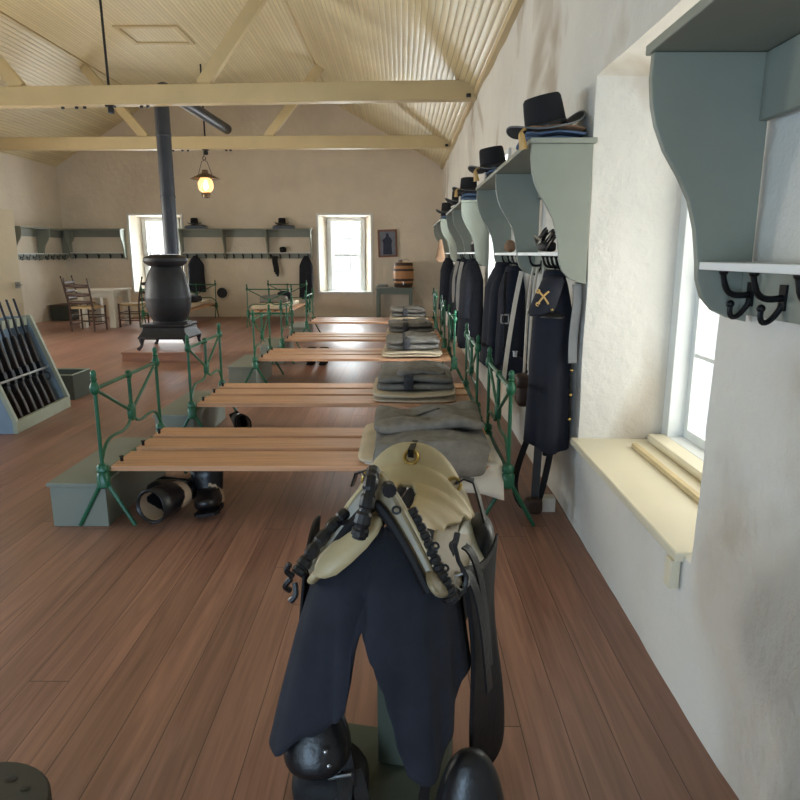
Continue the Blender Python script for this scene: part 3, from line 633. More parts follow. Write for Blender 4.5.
# ------------------------------------------------------------------ picture, table, barrel
t=thing('framed_picture','brown framed print of a standing figure on the far wall','picture',(-.335,YB-.03,1.69),ry=R(-2))
f=MB()
for a in ((-.22,.22,-.31,-.27),(-.22,.22,.27,.31),(-.22,-.18,-.27,.27),(.18,.22,-.27,.27)): f.box(a[0],a[1],-.02,.012,a[2],a[3])
f.build('frame','frame',t,.004); MB().box(-.18,.18,-.004,.008,-.27,.27).build('print','paper',t)
g=MB(); g.prism([(-.11,-.25),(-.1,.0),(-.12,.08),(-.05,.13),(-.03,.16),(-.035,.2),(0,.235),(.035,.2),(.03,.16),(.07,.13),(.11,.06),(.09,-.02),(.1,-.25)],lambda x,z:(x,-.0045,z),lambda x,z:(x,-.0065,z)); g.build('figure','figure',t)
t=thing('side_table','grey green table under the barrel by the far wall','table',(-.17,15.55,0))
MB().box(-.43,.43,-.3,.3,.665,.7).build('tabletop','tableg',t,.004); MB().box(-.38,.38,-.25,.25,.56,.664).build('apron','tableg',t)
for x in (-.37,.37):
    for y in (-.24,.24): MB().box(x-.04,x+.04,y-.04,y+.04,0,.664).build('leg','tableg',t,.003)
t=thing('water_barrel','small oak barrel with iron hoops and tap on the grey table','barrel',(.03,15.55,.702))
MB().lathe([(.2,0),(.205,.01),(.225,.12),(.237,.25),(.235,.32),(.222,.44),(.2,.56),(.19,.56),(.185,.535),(0,.535)],28).build('staves','oak',t)
def rb(z): return .2+.037*math.sin(PI*min(1,z/.56))
for a,b in ((.005,.1),(.15,.2),(.37,.42),(.49,.555)):
    MB().lathe([(rb(a)+.003,a),(rb(a)+.007,a),(rb((a+b)/2)+.008,(a+b)/2),(rb(b)+.007,b),(rb(b)+.003,b)],28,caps=False).build('hoop','hoop',t)
k=MB(); k.tube([(0,-.23,.12),(0,-.29,.12)],.016,8); k.tube([(0,-.28,.14),(0,-.28,.07)],.012,8); k.build('spigot','steel',t)
t=thing('dipper','tin dipper lying on top of the barrel','dipper',(.0,15.55,1.262)); MB().lathe([(.0,.0),(.05,.002),(.06,.06),(.057,.06),(.047,.008),(0,.006)],16,(-.05,0,0)).build('bowl','steel',t); MB().tube([(0.0,0,.05),(.1,0,.075),(.17,0,.03)],.008,6).build('handle','steel',t)
t=thing('serving_tray','pale tray with small things at the left of the grey table','tray',(-.42,15.5,.702)); MB().box(-.17,.17,-.14,.14,0,.012).build('tray_base','white',t,.003); MB().tube([(-.17,-.14,.018),(.17,-.14,.018),(.17,.14,.018),(-.17,.14,.018)],.012,6,loop=True).build('tray_rim','steel',t); MB().blob((-.02,0,.045),(.26,.18,.06),.5,10,.01,9,2).build('folded_napkin','grey',t)
# ------------------------------------------------------------------ table and chairs, left
t=thing('dining_table','whitewashed wooden table between the ladder-back chairs','table',(-6.1,13.87,0))
MB().box(-.38,.38,-.46,.46,.715,.75).build('tabletop','tablew',t,.004); MB().box(-.32,.32,-.39,.39,.6,.714).build('apron','tablew',t)
for x in (-.30,.30):
    for y in (-.37,.37): MB().box(x-.06,x+.06,y-.06,y+.06,0,.714).build('leg','tablew',t,.004)
def chair():
    t=thing('ladder_back_chair','x','chair',group='ladder-back chairs')
    w=.22;d=.19
    for s in (-1,1):
        MB().tube([(s*w,-d,0),(s*w,-d,.43),(s*w*1.02,-d-.05,.7),(s*w*1.02,-d-.1,.93)],[.016,.019,.018,.012],8).build('back_post','chair',t)
        f=MB(); f.blob((s*w*1.02,-d-.105,.95),(.034,.034,.05),1,8); f.build('finial','chair',t)
        MB().tube([(s*w*1.1,d,0),(s*w*1.1,d,.46)],.018,8).build('front_leg','chair',t)
        for z in (.13,.26): MB().tube([(s*w,-d,z),(s*w*1.1,d,z)],.01,6).build('side_rung','chair',t)
    for z in (.15,.28): MB().tube([(-w*1.1,d,z),(w*1.1,d,z)],.01,6).build('front_rung','chair',t)
    MB().tube([(-w,-d,.2),(w,-d,.2)],.01,6).build('back_rung','chair',t)
    for z,y in ((.53,-.212),(.67,-.237),(.83,-.267)):
        MB().grid(lambda u,v:(-w+2*w*u,y-.02*math.sin(PI*u)-d*0,z+(v-.5)*.07*(1-.3*abs(2*u-1))),10,2).build('ladder_slat','chair',t,thick=.012)
    b=MB(); b.blob((0,0,.435),(w*2.15,d*2.1,.045),.25,12,.004,12,2); b.build('seat','cane',t); return t
ch=chair(); ch.location=(-6.06,12.96,0); ch.scale=(1.04,1.04,1.04); ch.rotation_euler[2]=R(-6); ch['label']='nearest ladder-back chair, its back to us before the white table'
place(ch,(-5.5,13.8,0),R(90),'ladder-back chair at the right side of the white table')
place(ch,(-6.66,14.1,0),R(-90),'ladder-back chair at the far left side of the white table')
t=thing('wooden_trough','dark wooden trough on the floor against the left wall','box',(-7.55,15.2,0)); b=MB(); b.prism([(-.2,0),(.22,0),(.3,.32),(-.25,.32)],lambda x,z:(x,-.3,z),lambda x,z:(x,.3,z)); b.build('trough_body','dkbox',t,.004); MB().box(-.26,.31,-.31,.31,.322,.345).build('rim','chair',t)
# ------------------------------------------------------------------ stove
ST=(-3.33,9.62,0)
t=thing('hearth_platform','low plank platform under the pot-bellied stove','platform',(ST[0],ST[1],0))
p=MB(); p.box(-.52,.58,-.5,.5,0,.105); p.build('platform_sides','plat',t,.003); p=MB(); p.box(-.53,.59,-.51,.51,.106,.13); p.build('platform_top','plat',t,.003)
t=thing('pot_bellied_stove','black cast-iron pot-bellied stove on a plank platform','stove',(ST[0],ST[1],.131)); t.scale=(.95,.95,.955)
MB().lathe([(.24,.36),(.25,.39),(.235,.41),(.29,.5),(.325,.62),(.33,.72),(.335,.74),(.335,.77),(.325,.8),(.31,.93),(.27,1.08),(.225,1.17),(.21,1.2)],36).build('belly','iron',t,ang=30)
MB().lathe([(.2,1.2),(.24,1.21),(.3,1.25),(.315,1.28),(.31,1.32),(.26,1.35),(.2,1.37),(.1,1.375)],36).build('top_collar','iron',t,ang=30)
b=MB(); b.lathe([(.40,.17),(.42,.18),(.40,.2),(.36,.28),(.32,.36),(.27,.38),(.2,.385)],4,ang if False else (0,0,0)); b=MB(Matrix.Rotation(R(45),4,'Z')); b.lathe([(.5,.16),(.53,.18),(.5,.21),(.45,.27),(.43,.33),(.46,.35),(.44,.375),(.3,.385)],4); b.build('ash_base','iron',t,.01)
for sx in (-1,1):
    for sy in (-1,1):
        MB().tube(bez((sx*.3,sy*.3,.2),(sx*.36,sy*.36,.14),(sx*.28,sy*.28,.08),(sx*.37,sy*.37,.015)),[.05,.05,.045,.04,.034,.028,.024,.022,.022,.024,.028],8).build('leg','iron',t)
t=thing('stove_pipe','tall dark stove pipe rising from the stove to the roof beams','stove pipe',(ST[0]+.1,ST[1],0))
MB().tube([(0,0,1.447),(0,0,3.42)],.098,20).build('upright_pipe','pipe',t)
MB().tube(bez((0,0,3.42),(0,0,3.58),(0,.06,3.63),(0,.22,3.63),8),.099,20).build('elbow','pipe',t)
MB().tube([(0,.22,3.63),(.1,3.1,3.63)],.085,20).build('level_pipe','pipe',t)
j=MB()
for z in (2.2,3.0): j.lathe([(.1,z),(.103,z+.01),(.103,z+.03),(.1,z+.04)],20,caps=False)
j.build('pipe_seam','pipe',t)
# ------------------------------------------------------------------ lantern
t=thing('hanging_lantern','lit oil lantern hanging from the far roof truss','lantern',(-3.62,12.9,0))
k=MB(); k.tube([(0,0,3.28),(0,0,3.18)],.008,6); k.tube(arc((0,0,3.16),.03,90,400,10),.007,6); k.build('hook','iron',t)
MB().tube([(-.14,0,2.82),(-.1,0,2.95),(-.05,0,3.1),(0,0,3.13),(.05,0,3.1),(.1,0,2.95),(.14,0,2.82)],.006,6).build('bail','iron',t)
MB().lathe([(.03,2.96),(.05,2.955),(.06,2.9),(.15,2.86),(.265,2.80),(.27,2.795),(.255,2.797),(.1,2.84),(.04,2.89)],28).build('shade','tin',t)
MB().lathe([(.07,2.56),(.11,2.59),(.14,2.65),(.14,2.72),(.11,2.79),(.07,2.83)],24,caps=False).build('glass_globe','globe',t)
MB().lathe([(.05,2.46),(.075,2.47),(.08,2.5),(.085,2.545),(.075,2.56),(.03,2.575),(.02,2.6)],24).build('oil_font','tin',t)
MB().lathe([(.004,2.6),(.03,2.63),(.038,2.67),(.02,2.73),(.002,2.77)],12).build('flame','flame',t)
pl=bpy.data.lights.new('lantern_light','POINT'); pl.energy=7; pl.color=(1,.66,.32); pl.shadow_soft_size=.05; po=bpy.data.objects.new('lantern_light',pl); C.objects.link(po); po.location=(-3.62,12.9,2.68)
# ------------------------------------------------------------------ carbine rack
t=thing('carbine_rack','grey painted rack full of carbines at the left edge','gun rack',(-3.165,5.33,0),R(3.2)); RK=Matrix.Translation((3.165,-5.33,0))
for y in (5.33,6.32):
    p=MB(RK); p.prism([(-3.2,0),(-3.2,.1),(-3.475,.88),(-3.68,.88),(-4.2,0)],lambda x,z:(x,y,z),lambda x,z:(x,y+.03,z)); p.build('side_panel','rackb' if y<6 else 'rackb',t,.003)
    e=MB(RK); e.prism([(-3.165,.105),(-3.199,.105),(-3.474,.89),(-3.44,.89)],lambda x,z:(x,y-.004,z),lambda x,z:(x,y+.034,z)); e.build('edge_strip','rackc',t)
MB(RK).box(-3.2,-3.165,5.325,6.355,0,.104).build('base_board','rackc',t,.003)
MB(RK).box(-3.72,-3.201,5.361,6.319,.03,.055).build('butt_tray','rackb',t)
b=MB(RK); b.prism([(-3.6,.06),(-3.63,.06),(-3.69,.87),(-3.66,.87)],lambda x,z:(x,5.361,z),lambda x,z:(x,6.319,z)); b.build('back_board','rackb',t)
gy=[5.425+.128*i for i in range(7)]
r=MB(RK); r.box(-3.56,-3.52,5.361,6.319,.80,.85); 
for i in range(8): r.box(-3.52,-3.47,5.361+.128*i,min(6.319,5.361+.128*i+.06)-.002,.80,.875)
r.build('notched_rail','rackc',t); MB(RK).tube([(-3.325,5.362,.4),(-3.325,6.318,.4)],.012,8).build('locking_bar','steel',t)
def gun():
    t=thing('carbine','dark carbine with walnut stock standing upright in the grey rack','carbine',group='carbines in the grey rack')
    # leaning: local z along the barrel
    s=MB(); s.rings([[(x*1,-yy,z) for x,yy in ((-a,-b),(a,-b),(a,b),(-a,b))] for a,b,z in ((.05,.018,0),(.052,.02,.02),(.042,.019,.15),(.028,.017,.26),(.024,.018,.3),(.03,.02,.36),(.026,.018,.48),(.022,.016,.68),(.018,.014,.7))]); s.build('stock','gunw',t,.006,0,0,60)
    MB().tube([(-.006,0,.36),(-.006,0,1.02)],[.013,.0105],10).build('barrel','gunm',t)
    l=MB(); l.box(-.02,.035,-.026,.026,.3,.42); l.tube([(-.035,.02,.38),(-.055,.02,.35),(-.05,.02,.33)],.008,6); l.build('lock','gunm',t,.004)
    MB().tube(arc((.045,0,.27),.035,-100,100,8),.005,6).build('trigger_guard','gunm',t)
    b=MB(); b.lathe([(.024,.55),(.024,.57)],10); b.lathe([(.02,.66),(.02,.675)],10); b.build('barrel_band','gunm',t)
    MB().box(-.012,-.004,-.003,.003,1.0,1.025).build('front_sight','gunm',t); return t
g0=gun(); lean=-math.atan2(.225,.88)
for i,y in enumerate(gy):
    o=g0 if i==0 else dup(g0); o.matrix_world=Matrix.Translation((-3.165,5.33,0))@Matrix.Rotation(R(3.2),4,'Z')@RK@Matrix.Translation((-3.27,y,.06))@Euler((R(-2.5),lean,0)).to_matrix().to_4x4(); o['label']='dark carbine with walnut stock standing upright in the grey rack'
# dark open chest behind the rack
t=thing('open_chest','open dark green chest on the floor behind the carbine rack','chest',(-3.62,6.64,0))
for nm,a in (('front_side',(-.45,.3,0,.02,0,.25)),('back_side',(-.45,.3,.38,.4,0,.25)),('left_side',(-.45,-.43,.021,.379,0,.25)),('right_side',(.28,.3,.021,.379,0,.25)),('bottom',(-.429,.279,.021,.379,0,.02))):
    MB().box(*a).build(nm,'dkbox',t,.002)
MB().tube([(-.45,0.01,.257),(.29,.01,.257),(.29,.39,.257),(-.45,.39,.257)],.007,4,loop=True).build('rim','rackc',t)
# ------------------------------------------------------------------ boots
def boot(loc,label,m='black',rz=0,rx=0,ry=0,h=.36,group='boots under the bunks'):
    t=thing('cavalry_boot',label,'boot',loc,rz,group,rx,ry)
    rs=[]; n=18
    for (z,cx,a,b) in ((h,0,.075,.06),(h*.75,0,.07,.058),(h*.5,0,.062,.052),(h*.3,.005,.056,.047),(.1,.01,.058,.046),(.05,.015,.06,.045)):
        rs.append([(cx+a*math.cos(2*PI*k/n)*(1+.06*math.sin(3*2*PI*k/n+z*30)),b*math.sin(2*PI*k/n),z) for k in range(n)])
    s=MB(); s.rings(rs,True,False); s.build('shaft',m,t,thick=.006,ang=60)
    f=MB(); f.blob((.085,0,.05),(.27,.095,.095),.75,16,.006,9,2,.8,lambda p:(p.x,p.y,p.z*(1 if p.x<0 else 1-.9*p.x/.27*.8))); f.build('foot',m,t)
    MB().box(-.05,.02,-.04,.04,-.012,.022).build('heel','blackd',t,.006)
    MB().prism([(-.04,-.035),(.08,-.04),(.17,-.047),(.215,-.03),(.22,.0),(.215,.03),(.17,.047),(.08,.04),(-.04,.035)],lambda x,y:(x,y,-.004),lambda x,y:(x,y,.008)).build('sole','blackd',t)
    i=MB(); i.grid(lambda u,v:(.066*math.cos(2*PI*u),.052*math.sin(2*PI*u),h-.01-.16*v),18,3); i.build('lining','inner',t); return t
def orient(o,xa,za):
    z=Vector(za).normalized(); x=Vector(xa); x=(x-z*x.dot(z)).normalized(); y=z.cross(x)
    o.rotation_euler=Matrix((x,y,z)).transposed().to_euler(); return o
b=orient(boot((-1.21,3.68,.125),'black leather boot lying under the nearest bunk with its pale-lined top facing us','black',h=.25),(-.93,.33,-.12),(-.36,-.92,.03)); b.scale=(1.25,1.5,1.4)
b=orient(boot((-1.10,3.66,.016),'black boot standing slumped to the right of the open one under the nearest bunk','black',h=.19),(.12,-1,0),(-.12,.12,.95)); b.scale=(.95,1.5,1.3)
boot((-1.42,5.55,.085),'black boot lying under the second bunk','black').rotation_euler=Euler((R(75),R(70),R(10)))
for x,l in ((-1.22,'left brown shoe under the fourth bunk'),(-1.05,'right brown shoe under the fourth bunk')):
    boot((x,9.0,.013),l,'brown',R(-95),0,0,.2)
# ------------------------------------------------------------------ right foreground bits
tag(MB().box(-.014,.014,-.42,.42,0,.022).build('wooden_stick','stick',None,.003,loc=(1.165,2.82,.503)),'pale wooden stick lying on the near window sill','stick')
tag(MB().box(-.05,.05,-.035,.035,0,.085).build('wood_block','white',None,.004,loc=(.83,3.66,0)),'small white block on the floor at the foot of the right wall','block')
t=thing('carbine_sling','dark leather straps looping from the nearest coat down to the floor','strap',(.77,3.62,0))
for i,(pp,w,mm) in enumerate(((bez((-.03,.06,.5),(-.10,.03,.3),(-.19,.02,.12),(-.06,-.02,.03),12)+bez((-.04,-.02,.03),(.0,-.03,.02),(.03,-.03,.15),(.07,-.02,.45),12)[1:],.035,'blackd'),(bez((0,.03,.55),(.0,.0,.35),(-.02,-.03,.2),(-.02,-.05,.06),10),.045,'black'))):
    MB().strap(pp,w,.006,(1,-.15,0)).build('strap',mm,t)
MB().tube([(-.02,.06,.45),(.0,.02,.38),(.05,-.03,.37),(.07,-.02,.43)],.006,6).build('ring_wire','iron',t); MB().blob((.03,-.02,.36),(.03,.02,.03),.8,8).build('knob','hook',t)
MB().blob((-.03,-.04,.06),(.1,.08,.1),.6,12,.01,10,5).build('leather_loop','brown',t)
# ------------------------------------------------------------------ bottom-left stool
t=thing('round_stool','dark olive round stool top at the bottom left corner','stool',(-.985,1.275,-.03))
MB().lathe([(0,.205),(.165,.205),(.172,.212),(.172,.232),(.166,.24),(0,.24)],40).build('seat','stool',t)
for k in range(3):
    a=R(90+120*k); MB().tube([(.08*math.cos(a),.08*math.sin(a),.205),(.14*math.cos(a),.14*math.sin(a),.03)],.018,8).build('leg','stool',t)
s=MB()
for x,y,r_ in ((.04,.11,.016),(.09,.08,.012),(-.02,.13,.014)): MB().blob((x,y,.2405),(r_*2,r_*1.4,.0014),.9,8).build('grease_spot','blotch',t)
# ------------------------------------------------------------------ saddle on its stand
SO=Vector((-.015,1.66,0)); SZ=-.205
def sroot(name,label,cat): return thing(name,label,cat,tuple(SO),SZ)
SM=(Matrix.Translation(SO)@Matrix.Rotation(SZ,4,'Z')).inverted()
def W(): return MB(SM)            # world coordinates into the saddle's own frame
t=sroot('saddle_stand','olive wooden stand holding the saddle up in the foreground','stand')
MB().box(-.19,.15,-.34,.10,.0,.05).build('base_plank','standg',t,.004)
MB().box(-.045,.045,-.045,.045,.051,.70).build('post','standg',t,.004)
b=MB(); b.prism([(-.06,.60),(.06,.60),(.035,.735),(-.035,.735)],lambda x,z:(x,-.2,z),lambda x,z:(x,.26,z)); b.build('cross_beam','standg',t,.01)
# blanket
def interp(tab,x):
    for (a,u),(b_,v) in zip(tab,tab[1:]):
        if a<=x<=b_:
            q=(x-a)/(b_-a); q=q*q*(3-2*q); return u+(v-u)*q
    return tab[-1][1]
HEM=[(140,.42),(180,.30),(205,.25),(214,.245),(230,.325),(246,.375),(254,.41),(258,.56),(262,.605),(267,.58),(273,.545),(280,.49),(287,.41),(293,.31),(300,.255),(308,.24),(322,.245),(338,.30),(352,.38),(360,.42),(400,.45)]
RAD=[(140,.25),(180,.265),(215,.285),(232,.23),(245,.205),(258,.19),(275,.19),(300,.205),(330,.2),(360,.19),(400,.19)]
t=sroot('saddle_blanket','dark navy wool blanket draped under the saddle, hanging in two flaps','saddle blanket')
def blk(u,v):
    L=.34; arc_=PI*.22; tot=2*L+arc_; s=u*tot
    if s<L: ph=180; cy=.2-s; 
    elif s<L+arc_: ph=180+180*(s-L)/arc_; cy=-.14
    else: ph=360; cy=-.14+(s-L-arc_)
    phx=ph-(0 if ph>180.01 else (.34-min(s,L))/.34*40) if ph<=180.01 else (ph+((s-L-arc_)/.34*40) if ph>=359.9 else ph)
    a=R(ph); Rm=interp(RAD,phx); he=interp(HEM,phx)
    t0=.42
    if v<t0:
        q=v/t0; r=.005+.155*q; z=.80-.10*q**1.8
    else:
        q=(v-t0)/(1-t0); r=.16+(Rm-.16)*q**.8; z=.70+(he-.70)*q
        r+=.012*math.sin(R(phx)*7+1)*q+.008*math.sin(R(phx)*13)*q
    val=math.exp(-((phx-262)/8)**2)*.05*min(1,v*1.5); r-=val
    return (r*math.cos(a),cy+r*math.sin(a)*.95,z+.004*nv((u*20,v*6,0),1,3))
MB().grid(blk,150,34).build('wool_cloth','navy',t,thick=.009,ang=80)
# inner turned red-brown lining on the right flap
# saddle
t=sroot('cavalry_saddle','cream rawhide cavalry saddle with black straps on a stand in the foreground','saddle')
ZA=[(0,.92),(.1,.865),(.22,.825),(.4,.808),(.6,.808),(.75,.825),(.88,.862),(1,.912)]
HW=[(0,.015),(.1,.045),(.25,.09),(.45,.12),(.65,.155),(.82,.176),(1,.176)]
DR=[(0,.01),(.1,.03),(.3,.075),(.5,.06),(.7,.07),(.85,.12),(1,.195)]
SH=.006
def seat(u,v):
    s=2*u-1; hw=interp(HW,v); za=interp(ZA,v); dr=interp(DR,v)
    y=-.155+.36*v-.02*(abs(s)**2)*(v>.5)*(v-.5)*2
    return (SH+hw*s,y,za-dr*abs(s)**(1.8+.7*v))
def slot(u,v):
    s=(2*u-1)*interp(HW,v); y=-.155+.36*v
    return (abs(s)/.035)**3+(abs(y-.015)/.092)**3<1
m=MB(); m.grid(seat,56,70,slot); m.build('seat','rawhide',t,thick=.014,ang=60)
# cantle lip
MB().tube([seat(i/24,1) for i in range(25)],.0085,8).build('cantle_rim','rawhide',t)
# pommel arch: world points of the outer edge and the inner edge
def pom(s,k):                       # s -1..1 across, k 0 outer .. 1 inner
    x=SH-.012+.155*s; z=.95-.225*abs(s)**1.25-.0; zi=.872-.19*abs(s)**1.35
    y=-.175-.055*abs(s)
    xi=x*.9
    return (x*(1-k)+xi*k,y-.012*k,z*(1-k)+zi*k)
p=MB(); N=32; rs=[]
for i in range(N+1):
    s=-1+2*i/N; o=Vector(pom(s,0)); q=Vector(pom(s,1)); d=Vector((0,.034,0))
    if abs(s)>.98: q=o+(q-o)*.5
    rs.append([o-d*.4,o+d,q+d,q-d*.4])
p.rings(rs); p.build('pommel','rawhided',t,.004)
MB().tube([Vector(pom(-1+2*i/N,0))+Vector((0,.006,0)) for i in range(N+1)],.007,8).build('pommel_rim','rawhide',t)
k=MB(); k.tube([Vector(pom(-.86+1.8*i/24,.82))+Vector((0,-.02,0)) for i in range(25)],.0165,8,flat=.7); k.build('pommel_band','blackd',t)
for s in (-1,1):                    # sidebars
    def fx(p,s=s):
        q=p.y/.29; w=1-.42*max(0,abs(q)-.2)
        ang=R(52)*s; x,z=p.x*w,p.z
        X=x*math.cos(ang)+z*math.sin(ang); Z=-x*math.sin(ang)+z*math.cos(ang)
        return (X,p.y,Z+.03*q*q)
    b=MB(); b.blob((SH+s*.14,-.0,.698),(.14,.58,.03),.75,26,0,1,0,.6,fx); b.build('sidebar','rawhide' if s<0 else 'rawhided',t)
for A,B,ww,m_ in (((-.195,1.405,.735),(-.05,1.46,.852),.034,'rawhide'),((.022,1.465,.815),(.095,1.425,.69),.02,'rawhide')):
    w=W(); A,B=Vector(A),Vector(B); w.tube([A.lerp(B,q) for q in (0,.06,.18,.4,.65,.85,.97,1)],[ww*k_ for k_ in (.25,.6,.92,1,.95,.75,.45,.2)],14,flat=.5); w.build('sidebar_tip',m_,t)
def plate(u,v): return (SH+.135+.075*u+.022*v,-.06+.25*v,.735-.14*u-.02*v-.06*(1-v)**2*(1-u))
MB().grid(plate,14,18).build('quarter_plate','plate',t,thick=.006,ang=70)
for i,o_ in enumerate(((.52,.3),(.44,.38),(.36,.46),(.28,.54))):
    c=Vector(plate(*o_))+Vector((.004,0,.004)); MB().blob(c,(.016,.007,.008),.8,6).build('slit','steel',t)
# coat-strap mortises on the cantle and pommel
for (u,v,end) in ((.5,.93,None),(.86,.93,'r'),(.14,.93,'l')):
    c=Vector(seat(u,v)); e=Vector(seat(u,v+.02))-c; n=Vector((0,-e.z,e.y)).normalized(); 
    if n.z<0: n=-n
    tg=(Vector(seat(u+.02,v))-Vector(seat(u-.02,v))).normalized()
    rg=[c+n*.011+(tg*.019*math.cos(2*PI*i/16)+n.cross(tg)*.019*math.sin(2*PI*i/16)) for i in range(16)]
    MB().tube(rg,.005,6,loop=True).build('mortise_ring','brass',t)
    if end is None: MB().strap([c+n*.01,c+n*.03+Vector((0,.01,.012)),c+Vector((.004,.04,.04)),c+Vector((.004,.055,.01))],.016,.005,(1,0,0)).build('coat_strap','black',t)
    elif end=='r': MB().strap([c+n*.012,c+Vector((.02,.01,.022)),c+Vector((.05,.02,.012)),c+Vector((.062,.035,-.03)),c+Vector((.085,.045,-.12))],.02,.006,(.2,1,.1)).build('coat_strap','black',t)
    else: MB().strap([c+n*.012,c+Vector((-.015,.01,.022)),c+Vector((-.04,.02,.012)),c+Vector((-.055,.025,-.03))],.018,.006,(.2,1,.1)).build('coat_strap','black',t)
def coil(pts,r0,r1,n,name):
    P=[Vector(p) for p in pts]; m=len(P)-1; dense=[]; rr=[]
    K=n*6
    for i in range(K+1):
        f=i/K*m; j=min(m-1,int(f)); dense.append(P[j].lerp(P[j+1],f-j)); ph=(i%6)/6; base=r0+(r1-r0)*i/K
        rr.append(base*(1.0 if 1<=(i%6)<=4 else .8))
    w=W(); w.tube(dense,rr,10); return w.build(name,'black',t,ang=25)
coil([(-.128,1.47,.865),(-.16,1.45,.838),(-.196,1.42,.80),(-.222,1.40,.765),(-.236,1.39,.745)],.014,.019,6,'coiled_strap')
coil([(-.066,1.485,.962),(-.07,1.44,.95),(-.078,1.415,.905),(-.09,1.40,.86),(-.096,1.40,.83)],.016,.021,5,'coiled_strap')
coil([(.018,1.475,.868),(.055,1.445,.80),(.085,1.42,.735),(.118,1.405,.67)],.017,.021,12,'laced_edge')
w=W(); w.tube([(.12+.0,1.405,.675),(.145,1.42,.69),(.15,1.43,.72),(.13,1.43,.76),(.12,1.44,.8)],.006,6); w.build('lace','black',t)
for pts in (((-.14,1.46,.84),(-.12,1.445,.845),(-.10,1.44,.86)),((-.245,1.39,.74),(-.262,1.385,.755),(-.25,1.38,.775)),((-.25,1.39,.735),(-.268,1.39,.715),(-.255,1.4,.70)),((-.24,1.38,.73),(-.235,1.37,.705),(-.25,1.37,.69))):
    w=W(); w.tube(bez(pts[0],pts[1],pts[1],pts[2],6),.007,6); w.build('strap_end','black',t)
for (x,z) in ((.075,.80),(-.012,.885),(.098,.745)):
    w=W(); w.tube([(x+.009*math.cos(2*PI*i/10),1.425-(x>.05)*.005,z+.009*math.sin(2*PI*i/10)) for i in range(10)],.003,5,loop=True); w.build('staple','iron',t)
w=W(); w.tube([(-.032,1.465,.925),(-.028,1.44,.925)],.017,10); w.build('boss','black',t)
# right hand side: long dark skirt, pouch, stirrup straps
def skirt(u,v):
    y=1.52+.20*u-.03*v; x=.145+.05*v+.115*u-.03*u*v+.012*math.sin(v*5+u*3); z=.70-.58*v-.03*math.sin(PI*u)
    return (x+.02*math.sin(PI*u)*v,y,z+.03*u*v)
w=W(); w.grid(skirt,14,24); w.build('sweat_leather','blackd',t,thick=.007)
w=W(); w.blob((.225,1.86,.56),(.10,.2,.27),.7,18,.008,9,4); w.build('saddle_pouch','black',t)
w=W(); w.strap(bez((.15,1.50,.70),(.19,1.47,.68),(.2,1.46,.55),(.215,1.46,.40),12),.03,.006,(.5,.8,0)); w.build('stirrup_strap','black',t)
w=W(); w.strap(bez((.155,1.55,.74),(.19,1.52,.74),(.21,1.53,.6),(.225,1.53,.42),12),.026,.006,(.5,.8,0)); w.build('stirrup_strap','black',t)
w=W(); w.tube([(.12,1.43,.695),(.14,1.42,.69),(.155,1.43,.70),(.15,1.45,.72),(.125,1.45,.71)],.004,6,loop=True); w.build('buckle','steel',t)
# left: dark skirt edge behind the blanket
w=W(); w.grid(lambda u,v:(-.235-.03*v,1.50+.3*u,.72-.3*v+.03*math.sin(PI*u)),10,10); w.build('sweat_leather','blackd',t,thick=.007)
# stirrup hoods
def hood(c,s,label):
    cx,cy,cz=c
    def fx(p): 
        k=.5-p.z/s[2]
        return (p.x*(.55+.5*k),p.y*(.5+.55*k)-.03*k,p.z)
    w=W(); w.blob(c,s,.85,22,.003,8,3,.8,fx); h=w.build('stirrup_hood','black',t); h['label']=label; return h
h1=hood((-.215,1.50,.262),(.20,.2,.17),'rounded black leather stirrup hood with two rivets')
for dx,dz in ((.03,-.002),(.037,-.045)):
    r_=W(); r_.blob((-.215+dx,1.50-.1+(0 if dz>-.01 else .004),.262+dz+.015),(.014,.012,.014),1,8); r_.build('rivet','steel',h1)
hood((.17,1.42,.14),(.21,.17,.25),'black leather stirrup hood at the bottom right')
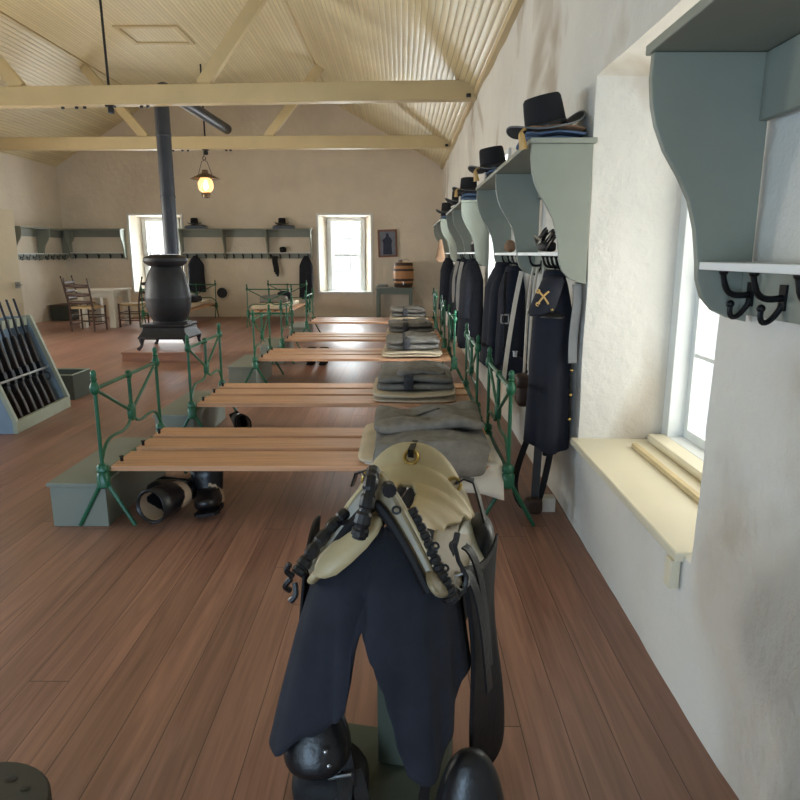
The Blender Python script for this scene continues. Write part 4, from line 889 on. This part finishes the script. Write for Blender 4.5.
# girth and loose straps low in front
w=W(); w.strap(bez((-.17,1.50,.36),(-.15,1.47,.25),(-.13,1.45,.17),(-.12,1.44,.09),10),.028,.006,(1,.1,0)); w.build('girth_strap','black',t)
w=W(); w.strap(bez((-.15,1.47,.18),(-.135,1.43,.14),(-.15,1.40,.1),(-.16,1.38,.052),10),.04,.008,(1,.2,0)); w.build('girth_strap','black',t)
w=W(); w.strap(bez((-.12,1.47,.16),(-.10,1.44,.12),(-.09,1.42,.09),(-.095,1.38,.052),10),.035,.008,(1,.2,0)); w.build('girth_strap','black',t)
w=W(); w.tube([(-.185,1.44,.165),(-.125,1.435,.18)],.005,6); w.build('buckle','steel',t)
w=W(); w.strap(bez((.075,1.47,.30),(.068,1.45,.22),(.06,1.44,.14),(.045,1.42,.052),10),.026,.006,(1,.1,0)); w.build('girth_strap','black',t)
w=W(); w.blob((-.19,1.52,.085),(.2,.2,.16),.7,16,.012,7,5); w.build('girth_pad','blackd',t)

# ------------------------------------------------------------------ light
def area(name,loc,rot,sx,sy,e,c):
    l=bpy.data.lights.new(name,'AREA'); l.shape='RECTANGLE'; l.size=sx; l.size_y=sy; l.energy=e; l.color=c
    o=bpy.data.objects.new(name,l); C.objects.link(o); o.location=loc; o.rotation_euler=rot; return o
DAY=(.93,.97,1)
for k,(a,b,c,d,s) in enumerate(RW): area('daylight_right',(XR+.85,(a+b)/2,(c+d)/2-.25),(0,R((98,112,112)[k]),0),d-c,b-a,[26,190,190][k],[(1,.93,.8),DAY,DAY][k])
for a,b,c,d,s in BW: area('daylight_back',((a+b)/2,YB+.6,(c+d)/2),(-PI/2,0,0),b-a,d-c,170,DAY)
for k,(a,b,c,d,s) in enumerate(LW): area('daylight_left',(XL-.62,(a+b)/2,(c+d)/2),(0,-PI/2,0),d-c,b-a,[230,250,360][k],[(.5,.74,1),(1,.95,.88),(1,.95,.88)][k])
area('daylight_door',(-1.5,YF-.6,1.15),(PI/2,0,0),1.2,2.2,130,(.5,.74,1)); area('daylight_front',(-4.1,YF-.6,1.4),(PI/2,0,0),1.4,1.75,90,(.6,.8,1))
w=bpy.data.worlds.new('sky'); sc.world=w; w.use_nodes=True; bg=w.node_tree.nodes['Background']; bg.inputs[0].default_value=(.96,.98,1,1); bg.inputs[1].default_value=1.25
sc.view_settings.view_transform='Standard'; sc.view_settings.look='None'; sc.view_settings.gamma=1; sc.view_settings.exposure=0.1; sc.view_settings.use_curve_mapping=False
